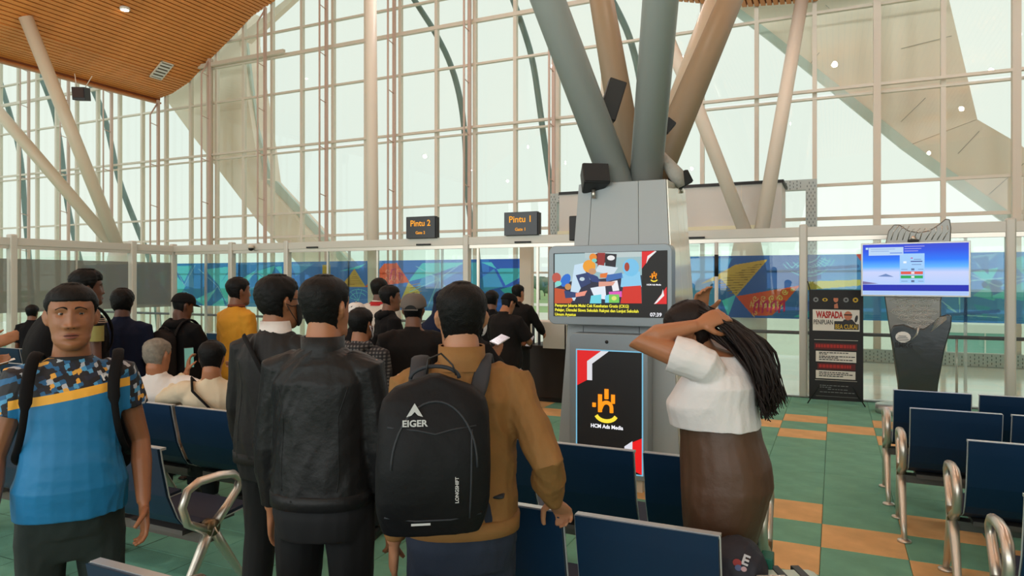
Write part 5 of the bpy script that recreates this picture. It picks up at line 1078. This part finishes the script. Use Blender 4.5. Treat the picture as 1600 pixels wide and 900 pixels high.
MB().tube([p['T'] @ Vector((.06, .075, .02)), p['T'] @ Vector((.078, .04, .02)), p['T'] @ Vector((.082, -.01, .018))], .0022, 6).build('glasses_temple', M_black, p['e'])
bg_ = empty('crossbody_bag', p['e'].location, p['e'].rotation_euler.z); tag(bg_, 'small black crossbody bag with a metal buckle behind the two jacket men', 'bag')
MB().loft([sect(p['up'](.19, .04, z), .07, .035, Matrix.Identity(3), e=.6) for z in (-.12, -.10, .04, .06)]).build('bag_body', M_bk, bg_)
MB().tube([p['up'](.21, -.0, .02), p['up'](.19, -.1, .2), p['up'](.05, -.165, .36), p['up'](-.10, -.11, .52)], .008, 6, flat=2).build('bag_strap', M_bk, bg_)
MB().tube([p['up'](.20+.014*math.cos(a), -.125, .16+.018*math.sin(a)) for a in [2*math.pi*k/8 for k in range(9)]], .003, 5, ref=(0,1,0)).build('buckle', M_chrome, bg_)

# ochre jacket and backpack
hp = Q(884, 2.46); hp.y = 2.33; hp.z = .905
p = person('person in an ochre brown jacket with a large black backpack, hand on the bench back', 721, 2.3, 443, -4, skin=3, hair='fade', wide=1.03, voxel=.0055, topm=M_tan, topkind='jacket', tleng=.005, collar=.05, foldamp=.010, headyaw=-3, headwide=1.03, botm=M_jean,
           arms=[dict(to=(-.225, .05, .83)), dict(w=tuple(Q(864, 2.36, 782)), pole=(.05, -1, 0), dir=(.45, .65, -.55), palm=(-.2, -.5, -1), curl=1.3, side=1)])
facework(p, bodyof(p))
MB().loft([sect(p['up'](0, -.016, .505), .094*p['s'], .085*p['s'], p['R']), sect(p['up'](0, -.014, .535), .080*p['s'], .078*p['s'], p['R']), sect(p['up'](.0, -.012, .585), .078*p['s'], .078*p['s'], p['R']), sect(p['up'](0, -.012, .583), .070*p['s'], .069*p['s'], p['R'])], caps=False).build('stand_collar', M_tan, p['e'])
M_pack = mat('black_pack_fabric', (15, 16, 19), .6, bump=(90, .25, .004))
e, bv = pack(p, 'large black backpack with white triangle emblem worn over the ochre jacket', M_pack, W_=.345, H_=.47, D_=.20, h0=.045, x0=-.105, dx=.01, voxel=.007, strapm=mat('strap_slate', (40, 44, 50), .7), strapx=.10, strapw=3.6)
s_ = p['s']
lx = -.155; M_lg = mat('logo_grey', (196, 196, 196), .6)
me = MB().add([(lx,0,1.345),(lx+.024,0,1.305),(lx+.009,0,1.31),(lx,0,1.32),(lx-.009,0,1.31),(lx-.024,0,1.305)], [(0,1,2,3),(0,3,4,5)]).mesh('pack_emblem', M_lg); decal(me, bv); link('pack_emblem', me, e)
o = text('pack_lettering', 'EIGER', .026, M_lg, e, at(lx, -1, 1.288) @ FACE_S, .03, width=.072); decal(o.data, bv)
o = text('side_lettering', 'LONGSHIFT', .014, M_lg, e, at(-.035, -1, 1.10) @ FACE_S @ Matrix.Rotation(math.pi/2, 4, 'Z'), .02); decal(o.data, bv)
me = MB().box((lx-.01, -.002, .993), (lx+.045, 0, .9995)).mesh('reflective_tab', M_lg); decal(me, bv); link('reflective_tab', me, e)
MB().tube([(-.12, -.20, 1.415), (-.115, -.19, 1.46), (-.075, -.185, 1.475), (-.04, -.19, 1.44), (-.03, -.2, 1.41)], .003, 6).build('cord_loop', M_black, e)

# woman in white
M_wtop = mat('white_blouse', (226, 222, 222), .75, bump=(22, .45, .012))
p = person('woman in a white cropped top and brown trousers, both hands in her long dark hair', 1122, 2.8, 473, -78, skin=4, hair='long', hairm=mat('dark_brown_hair', (30, 20, 17), .5, bump=(240, .6, .004)), wide=1.18, voxel=.0055, topm=M_wtop, topkind='tee', sleeve='cap', tleng=.235, collar=0, foldamp=.007, belly=.03, deep=1.34, hip=1.13, female=True, hoff=(-.01, .10, -.05), headpitch=24, headroll=0, headyaw=-8, Hs=1.645, botm=M_brn,
           arms=[dict(to=(-.13, .06, 1.575), pole=(-.5, 1, -.15), sh=(0.02, .02, .045), dir=(.6, -.7, .35), palm=(.5, .3, -.5), curl=.9, side=-1), dict(to=(.10, .10, 1.585), pole=(.8, .8, -.1), sh=(-.02, .02, .045), dir=(-.35, -.15, 1), palm=(-.6, -.6, 0), curl=.7, side=1)])
facework(p, bodyof(p))
e = p['e']; s_ = p['s']; T = p['T']; rnd = random.Random(5); hb_ = MB(); hmm = bpy.data.materials['dark_brown_hair']
for k in range(260):
    x = rnd.uniform(-1, 1); st = T @ Vector((x*.06, -.06+rnd.uniform(-.03, .02), rnd.uniform(.0, .10)))
    ex = x*.10+rnd.gauss(0, .02); L_ = rnd.uniform(.75, 1.15); back = rnd.uniform(.03, .16)
    p1 = p['up'](x*.08, -.02-back*.5, .645); p2 = p['up'](ex, -.10-back*.55+rnd.gauss(0, .01), .56); p3 = p['up'](ex+rnd.gauss(0, .012), -.15-back*.5+rnd.gauss(0, .012), .46); p4 = p['up'](ex+rnd.gauss(0, .015), -.165-back*.5+rnd.gauss(0, .02), .46-.12*L_)
    q = [st, st.lerp(p1, .5)+Vector((0, 0, .012)), p1, p2, p3, p4]
    q = [q[0]]+sum([[a*.75+c*.25, a*.25+c*.75] for a, c in zip(q, q[1:])], [])+[q[-1]]
    ph_ = rnd.uniform(0, 6); q = [v+Vector((.005*math.sin(i*1.1+ph_), .006*math.cos(i*.9+ph_), .003*math.sin(i+ph_))) for i, v in enumerate(q)]; r0 = rnd.uniform(.003, .0062); hb_.tube(q, [r0*(1 if i < len(q)*.5 else 1.25*(1-(i-len(q)*.5)/(len(q)*.5))+.05) for i in range(len(q))], 6)
for k in range(150):
    x = rnd.uniform(-1, 1); ph_ = rnd.uniform(0, 6); q = [T @ Vector((x*.065, -.075, rnd.uniform(-.05, .03))), p['up'](x*.085, -.06, .565), p['up'](x*.10+rnd.gauss(0, .01), -.155, .47), p['up'](x*.12+rnd.gauss(0, .015), -.185, .38), p['up'](x*.12+rnd.gauss(0, .02), -.19-rnd.uniform(0, .03), .38-rnd.uniform(.02, .10))]
    for _ in range(2): q = [q[0]]+sum([[a*.75+c*.25, a*.25+c*.75] for a, c in zip(q, q[1:])], [])+[q[-1]]
    q = [v+Vector((.006*math.sin(i*.9+ph_), .007*math.cos(i*.8+ph_), 0)) for i, v in enumerate(q)]
    hb_.tube(q, [.0055*(1-.8*i/len(q))+.001 for i in range(len(q))], 5)
hb_.build('flowing_hair', hmm, e)
MB().tube([T @ Vector((.03*math.cos(a), -.11, .03+.02*math.sin(a))) for a in [2*math.pi*k/10 for k in range(11)]], .005, 6, ref=(0,1,0)).build('hair_tie', mat('hair_tie', (170, 168, 176), .5), e)
# ---- queue and seated people
def holdphone(p, i, lab, name='phone', col=(20, 20, 22), scr=(150, 200, 190), lit=.9, dz=.05, tilt=(.9, 0, 0)):
    e = p['e']; wr = p['J'][i][2]; el_ = p['J'][i][1]; dv = (wr-el_).normalized(); dv = Vector(p['J'][i][3].get('dir', dv)).normalized(); pos = e.matrix_basis @ (wr+dv*.10+Vector((0, 0, dz)))
    q = empty(name, pos, e.rotation_euler.z); q.rotation_euler = (tilt[0], tilt[1], e.rotation_euler.z+tilt[2]); tag(q, lab, name.replace('_', ' '))
    if name == 'phone':
        MB().box((-.037, -.075, -.004), (.037, .075, .004)).build('phone_case', mat('phone_%d' % col[0], col, .4), q, bevel=.004); MB().box((-.034, -.071, .004), (.034, .071, .0046)).build('phone_screen', mat('phone_screen_%d' % scr[0], scr, .2, emit=lit), q)
    else: MB().box((-.05, -.09, -.001), (.05, .09, .001)).build('sheet', pm, q)
p = person('person with tall curly hair and yellow sleeve panel, behind the polo shirt man', 134, 5.2, 420, 72, skin=2, hair='afro', wide=1.0, topm=M_bk, topkind='tee', sleeve='cap', tleng=-.08, headyaw=8)
facework(p, bodyof(p)); 
M_yp = mat('yellow_panel', (140, 130, 70), .8)
up = p['up']; MB().loft([sect(up(.225, -.01, h), .066, .05, Matrix.Identity(3)) for h in (.30, .36, .41)], caps=False).build('yellow_sleeve_panel', M_yp, p['e'])
for k in range(3): MB().loft([sect(up(.19+.012*k, -.01, .43+.012*(2-k)+o_), .068, .078, Matrix.Identity(3)) for o_ in (0, .005)], caps=False).build('shoulder_stripe', mat('stripe_pale', (190, 160, 140), .8), p['e'])
pack(p, 'big black backpack worn by the curly haired man at left', M_bk, W_=.34, H_=.50, D_=.26, h0=.0, voxel=.012, pocket=False, y0=-.12)
p = person('person in a navy t-shirt seen from behind, left of the black cap man', 191, 5.7, 451, 12, skin=2, hair='thick', wide=1.0, topm=M_navyt, topkind='tee', sleeve='elbow', tleng=-.08); facework(p, bodyof(p))
MB().tube([p['up'](.075*math.cos(a), -.012+.068*math.sin(a), .525+.004*math.sin(a)) for a in [2*math.pi*k/16 for k in range(17)]], .003, 5).build('neck_chain', M_chrome, p['e'])
p = person('person in a black cap and black hoodie holding a slip of paper, left queue', 284, 6.0, 458, 52, skin=2, hair='thin', wide=1.05, topm=M_bk, topkind='hoodie', tleng=-.12, headpitch=14, headyaw=10, arms=[dict(to=(-.12, .34, 1.10), pole=(-.6, -.6, -1), curl=.8), dict(to=(.10, .36, 1.08), pole=(.8, -.6, -1), curl=.9)]); facework(p, bodyof(p))
capshell(p['T'], M_bk, p['e']); holdphone(p, 1, 'pale slip of paper held up by the black cap man', 'ticket', dz=.06, tilt=(1.2, 0, .4))
pack(p, 'black backpack worn by the man in the black cap', mat('pack_brownblack', (26, 22, 22), .8), W_=.32, H_=.46, D_=.20, h0=.0, voxel=.012, pocket=False)
p = person('person in a mustard yellow shirt looking right', 371, 6.2, 435, 58, skin=1, hair='short', wide=1.02, topm=M_must, topkind='shirt', tleng=-.10, headyaw=8); facework(p, bodyof(p))
MB().loft([sect(p['up'](0, -.01, .515), .078, .074, Matrix.Identity(3)), sect(p['up'](0, -.01, .56), .066, .066, Matrix.Identity(3)), sect(p['up'](0, -.01, .545), .076, .076, Matrix.Identity(3))], caps=False).build('collar', mat('mustard_dark', (120, 60, 34), .8), p['e'])
# seated
g = Q(228, 5.05); p = person('grey haired person in a white long sleeved shirt sitting on the left bench', 228, 5.05, 543, 20, skin=4, hair='grey', hairm=M_greyhair, wide=1.1, topm=M_wh, topkind='shirt', tleng=-.10, seat=True, xy=(-4.50, 3.52), lean=-7, headyaw=22, headpitch=10, arms=[dict(to=(-.18, .30, .72), pole=(-1, -.4, -.5)), dict(to=(.34, -.20, .68), pole=(1, -.2, .3), curl=.6)], z0=-.02, headwide=1.12); facework(p, bodyof(p))
p = person('seated person in a cream shirt with a black bag strap, holding up a phone', 335, 5.0, 545, 12, skin=4, hair='short', wide=1.05, topm=M_crm, topkind='shirt', tleng=-.10, seat=True, xy=(-3.97, 3.53), lean=-6, headpitch=8, z0=-.02, arms=[dict(to=(-.25, .28, 1.04), pole=(-1, .2, -.8), dir=(.1, .2, 1), palm=(1, .3, 0), curl=1.0), dict(to=(.12, .34, 1.02), pole=(.8, 0, -.8), curl=.8)]); facework(p, bodyof(p))
holdphone(p, 0, 'phone with a pale green screen held by the seated person in cream', scr=(150, 214, 190), lit=.4, dz=.02, tilt=(1.5, 0, .7))
bs = empty('shoulder_bag', p['e'].location, p['e'].rotation_euler.z); tag(bs, 'black shoulder bag strapped across the seated person in cream', 'bag'); MB().tube([p['up'](.15, -.13, .22), p['up'](.02, -.165, .36), p['up'](-.10, -.13, .48), p['up'](-.13, -.02, .54), p['up'](-.10, .14, .42)], .009, 6, flat=2.2).build('bag_strap', M_bk, bs); MB().loft([sect(p['up'](.25, -.02, h), .035, .10, Matrix.Identity(3), e=.6) for h in (-.05, -.03, .14, .16)]).build('bag_body', M_bk, bs)
# middle queue
p = person('person in a plaid hooded top and white face mask between the jackets', 563, 4.6, 483, 24, skin=0, hair='short', wide=1.0, topm=plaid(), topkind='hoodie', tleng=-.08, headyaw=10); facework(p, bodyof(p)); maskshell(p['T'], mat('mask_white', (226, 226, 230), .8), p['e'])
p = person('person in an off-white jacket with red collar trim, far queue', 592, 7.6, 436, 24, skin=2, hair='short', wide=1.05, voxel=.013, topm=M_whg, topkind='jacket', tleng=-.05); facework(p, bodyof(p))
MB().loft([sect(p['up'](0, -.01, h), r, r, Matrix.Identity(3)) for h, r in ((.50, .10), (.545, .08), (.52, .10))], caps=False).build('red_collar', mat('trim_red', (190, 30, 36), .7), p['e'])
p = person('person in a white cap barely showing behind the plaid hooded top', 556, 5.9, 473, 10, skin=1, hair='thin', wide=.95, voxel=.013, topm=M_bk, topkind='tee', sleeve='elbow'); capshell(p['T'], M_wh, p['e']); facework(p, bodyof(p))
p = person('person in a black hoodie looking right, before the batik print', 608, 6.5, 447, 70, skin=1, hair='short', wide=1.0, topm=M_bk, topkind='hoodie', tleng=-.1, headyaw=6); facework(p, bodyof(p))
p = person('person in a grey cap and dark brown jacket seen straight from behind', 646, 4.9, 461, 4, skin=1, hair='thin', wide=1.16, topm=M_bkbrown, topkind='jacket', tleng=-.05, foldamp=.008, headyaw=6); facework(p, bodyof(p)); capshell(p['T'] @ Matrix.Scale(1.08, 4), mat('grey_cap', (96, 88, 82), .8, bump=(120, .3, .003)), p['e'], back_gap=True)
p = person('person in a navy headscarf mostly hidden behind the ochre jacket', 693, 6.0, 454, 10, skin=1, hair='hijab', hairm=M_navyt, wide=.98, voxel=.013, topm=M_navyt, topkind='jacket'); facework(p, bodyof(p))
M_nv = M_navyt; up = p['up']; MB().loft([sect(up(0, .0, .68), .085, .10, Matrix.Identity(3)), sect(up(0, -.02, .58), .10, .10, Matrix.Identity(3)), sect(up(0, -.02, .50), .17, .13, Matrix.Identity(3)), sect(up(0, -.02, .38), .215, .17, Matrix.Identity(3))]).build('headscarf_drape', M_nv, p['e'])
p = person('person in a white mask holding a phone, behind the ochre jacket man', 738, 4.7, 470, 62, skin=4, hair='hijab', hairm=M_bk, wide=.95, topm=M_bk, topkind='jacket', headpitch=18, headyaw=8, arms=[dict(to=(-.1, .3, 1.06), pole=(-1, 0, -1), curl=.9), dict(to=(.0, .20, 1.28), pole=(1, 0, -1), dir=(-.1, .4, .9), palm=(-1, .2, .2), curl=1.1)]); facework(p, bodyof(p)); maskshell(p['T'], mat('mask_white', (226, 226, 230), .8), p['e']); holdphone(p, 1, 'white phone held beside the ochre jacket man\'s ear', col=(226, 220, 224), scr=(200, 190, 196), lit=.5, dz=.03, tilt=(.3, .3, .5))
bw2 = p['up']; MB().loft([sect(bw2(.12, .17, h), .05, .05, Matrix.Identity(3)) for h in (.08, .12, .22, .26)]).build('white_sleeve_cuff', M_wh, p['e'])
p = person('person with dark hair, half hidden left of the man in black cap and dark tee', 768, 8.3, 455, 20, skin=1, hair='short', wide=.95, voxel=.013, topm=M_bk, topkind='tee', sleeve='elbow'); facework(p, bodyof(p))
p = person('person in a black cap and dark tee looking down near the blue strap', 789, 7.6, 456, 40, skin=4, hair='thin', wide=1.12, topm=M_bkbrown, topkind='tee', sleeve='elbow', tleng=-.12, headpitch=26, headyaw=8, belly=.04, hoff=(0, .05, -.02), arms=[dict(to=(-.1, .30, 1.08), pole=(-1, -.2, -1), curl=.9), dict(to=(.12, .33, 1.08), pole=(1, -.2, -1), curl=1.0)]); facework(p, bodyof(p)); capshell(p['T'], M_bk, p['e']); holdphone(p, 1, 'small phone in the hands of the capped man near the blue strap', scr=(210, 200, 196), lit=.4, dz=.03)
p = person('person in a long sleeved black shirt standing at the walnut counter', 809, 9.2, 451, 32, skin=4, hair='thin', wide=1.05, voxel=.013, topm=M_bkbrown, topkind='shirt', headyaw=6, arms=[None, dict(to=(.20, .36, 1.02), pole=(1, -.4, -1), curl=.8)], Hs=1.63); facework(p, bodyof(p))
p = person('far person with dark hair peeping over the big black backpack at left', 50, 9.0, 478, 20, skin=1, hair='short', wide=.95, voxel=.015, topm=M_bk, topkind='tee', sleeve='elbow', Hs=1.36); facework(p, bodyof(p))
# person seated just outside the left edge, reaching in with paper and tablet
gx = Q(-70, 4.6); p = person('seated person at the left edge reaching in with one bare forearm and a white paper', -70, 4.6, 480, 95, skin=4, hair='short', wide=1.05, topm=M_navyt, topkind='tee', sleeve='elbow', seat=True, xy=(gx.x, gx.y), arms=[dict(w=tuple(Q(-14, 4.3, 552)), pole=(-1, -.2, -1), dir=(0, 1, .2), curl=.5), dict(w=tuple(Q(-8, 4.25, 530)), pole=(1, -.2, -.6), dir=(.0, 1, .45), curl=.2)]); facework(p, bodyof(p))
st_ = empty('stool', (gx.x, gx.y, 0)); tag(st_, 'plain stool under the seated person beyond the left edge', 'stool'); MB().tube([(0,0,0),(0,0,.40),(0,0,.44)], [.05,.05,.2], 16).build('stool_seat', M_navy, st_); MB().tube([(0,0,0),(0,0,.02)], .2, 20).build('stool_foot', M_chrome, st_)
holdphone(p, 0, 'white paper held out at the left edge over the navy benches', 'leaflet', dz=-.02, tilt=(.3, 0, .1))

# ---------------------------------------------------------------- bag and suitcase at the end of the middle benches
bgc = Q(1160, 2.62); bg2 = empty('slouch_bag', (bgc.x, 2.58, .44), .1); tag(bg2, 'dark slouched bag with a small embroidered badge at the end of the near bench', 'bag')
b = MB(); 
for z, rx, ry in ((0,.085,.09),(.05,.115,.12),(.14,.125,.125),(.22,.115,.115),(.29,.09,.09),(.33,.05,.05),(.345,.015,.015)): 
    if z == 0: rs = []
    rs.append(sect(Vector((0, 0, z)), rx, ry, Matrix.Identity(3), e=.8))
b.loft(rs); me = fuse(b, 'bag_shell', mat('bag_ink', (30, 31, 42), .7, bump=(18, .4, .012)), .007, 3); folds(me, .005, 24, 3); link('bag_shell', me, bg2); bvb = bvh(me)
o = text('badge_lettering', 'E', .05, mat('badge_white', (206, 200, 204), .7), bg2, at(.03, -1, .295) @ FACE_S @ Matrix.Rotation(-.3, 4, 'Z'), .03); decal(o.data, bvb)
for x, z, r, c in ((.003, .285, .015, (160, 60, 60)), (.007, .27, .012, (90, 100, 140)), (.025, .268, .010, (196, 160, 166))):
    me = MB().prism(el(x, z, r, r*.9, 10), lambda q, d_: (q[0], d_, q[1]), 0, .001).mesh('badge_patch', mat('badge_%d' % c[0], c, .7)); decal(me, bvb, .001+r*.03); link('badge_patch', me, bg2)
gs_ = Q(1195, 2.62); gt = empty('green_folder', (gs_.x+.01, 2.66, .44)); tag(gt, 'small green box standing beside the dark slouched bag', 'box'); solidbox('box_body', (-.012, -.04, .0), (.03, .04, .265), mat('deep_green', (10, 96, 76), .5), gt, .004); solidbox('white_label', (-.013, -.041, .17), (.0, .0, .25), M_white, gt)
sc = empty('suitcase', (-.15, 2.55, 0), .45); tag(sc, 'pale mint suitcase with dark striped lid standing in the aisle at the bottom edge', 'suitcase')
solidbox('shell', (-.14, -.11, .05), (.14, .11, .67), mat('mint_shell', (190, 214, 204), .4), sc, .03); 
for k in range(3): solidbox('dark_stripe', (-.09+k*.075, -.112, .07), (-.06+k*.075, .112, .673), mat('suitcase_dark', (40, 50, 52), .5), sc, .002)
MB().tube([(-.12, -.03, .665), (-.11, -.03, .69), (-.02, -.03, .69), (-.01, -.03, .665)], .009, 8).build('carry_handle', M_alu, sc)
for x in (-.1, .1):
    for y in (-.08, .08): MB().tube([(x-.012, y, .028), (x+.012, y, .028)], .028, 12).build('wheel', M_black, sc)
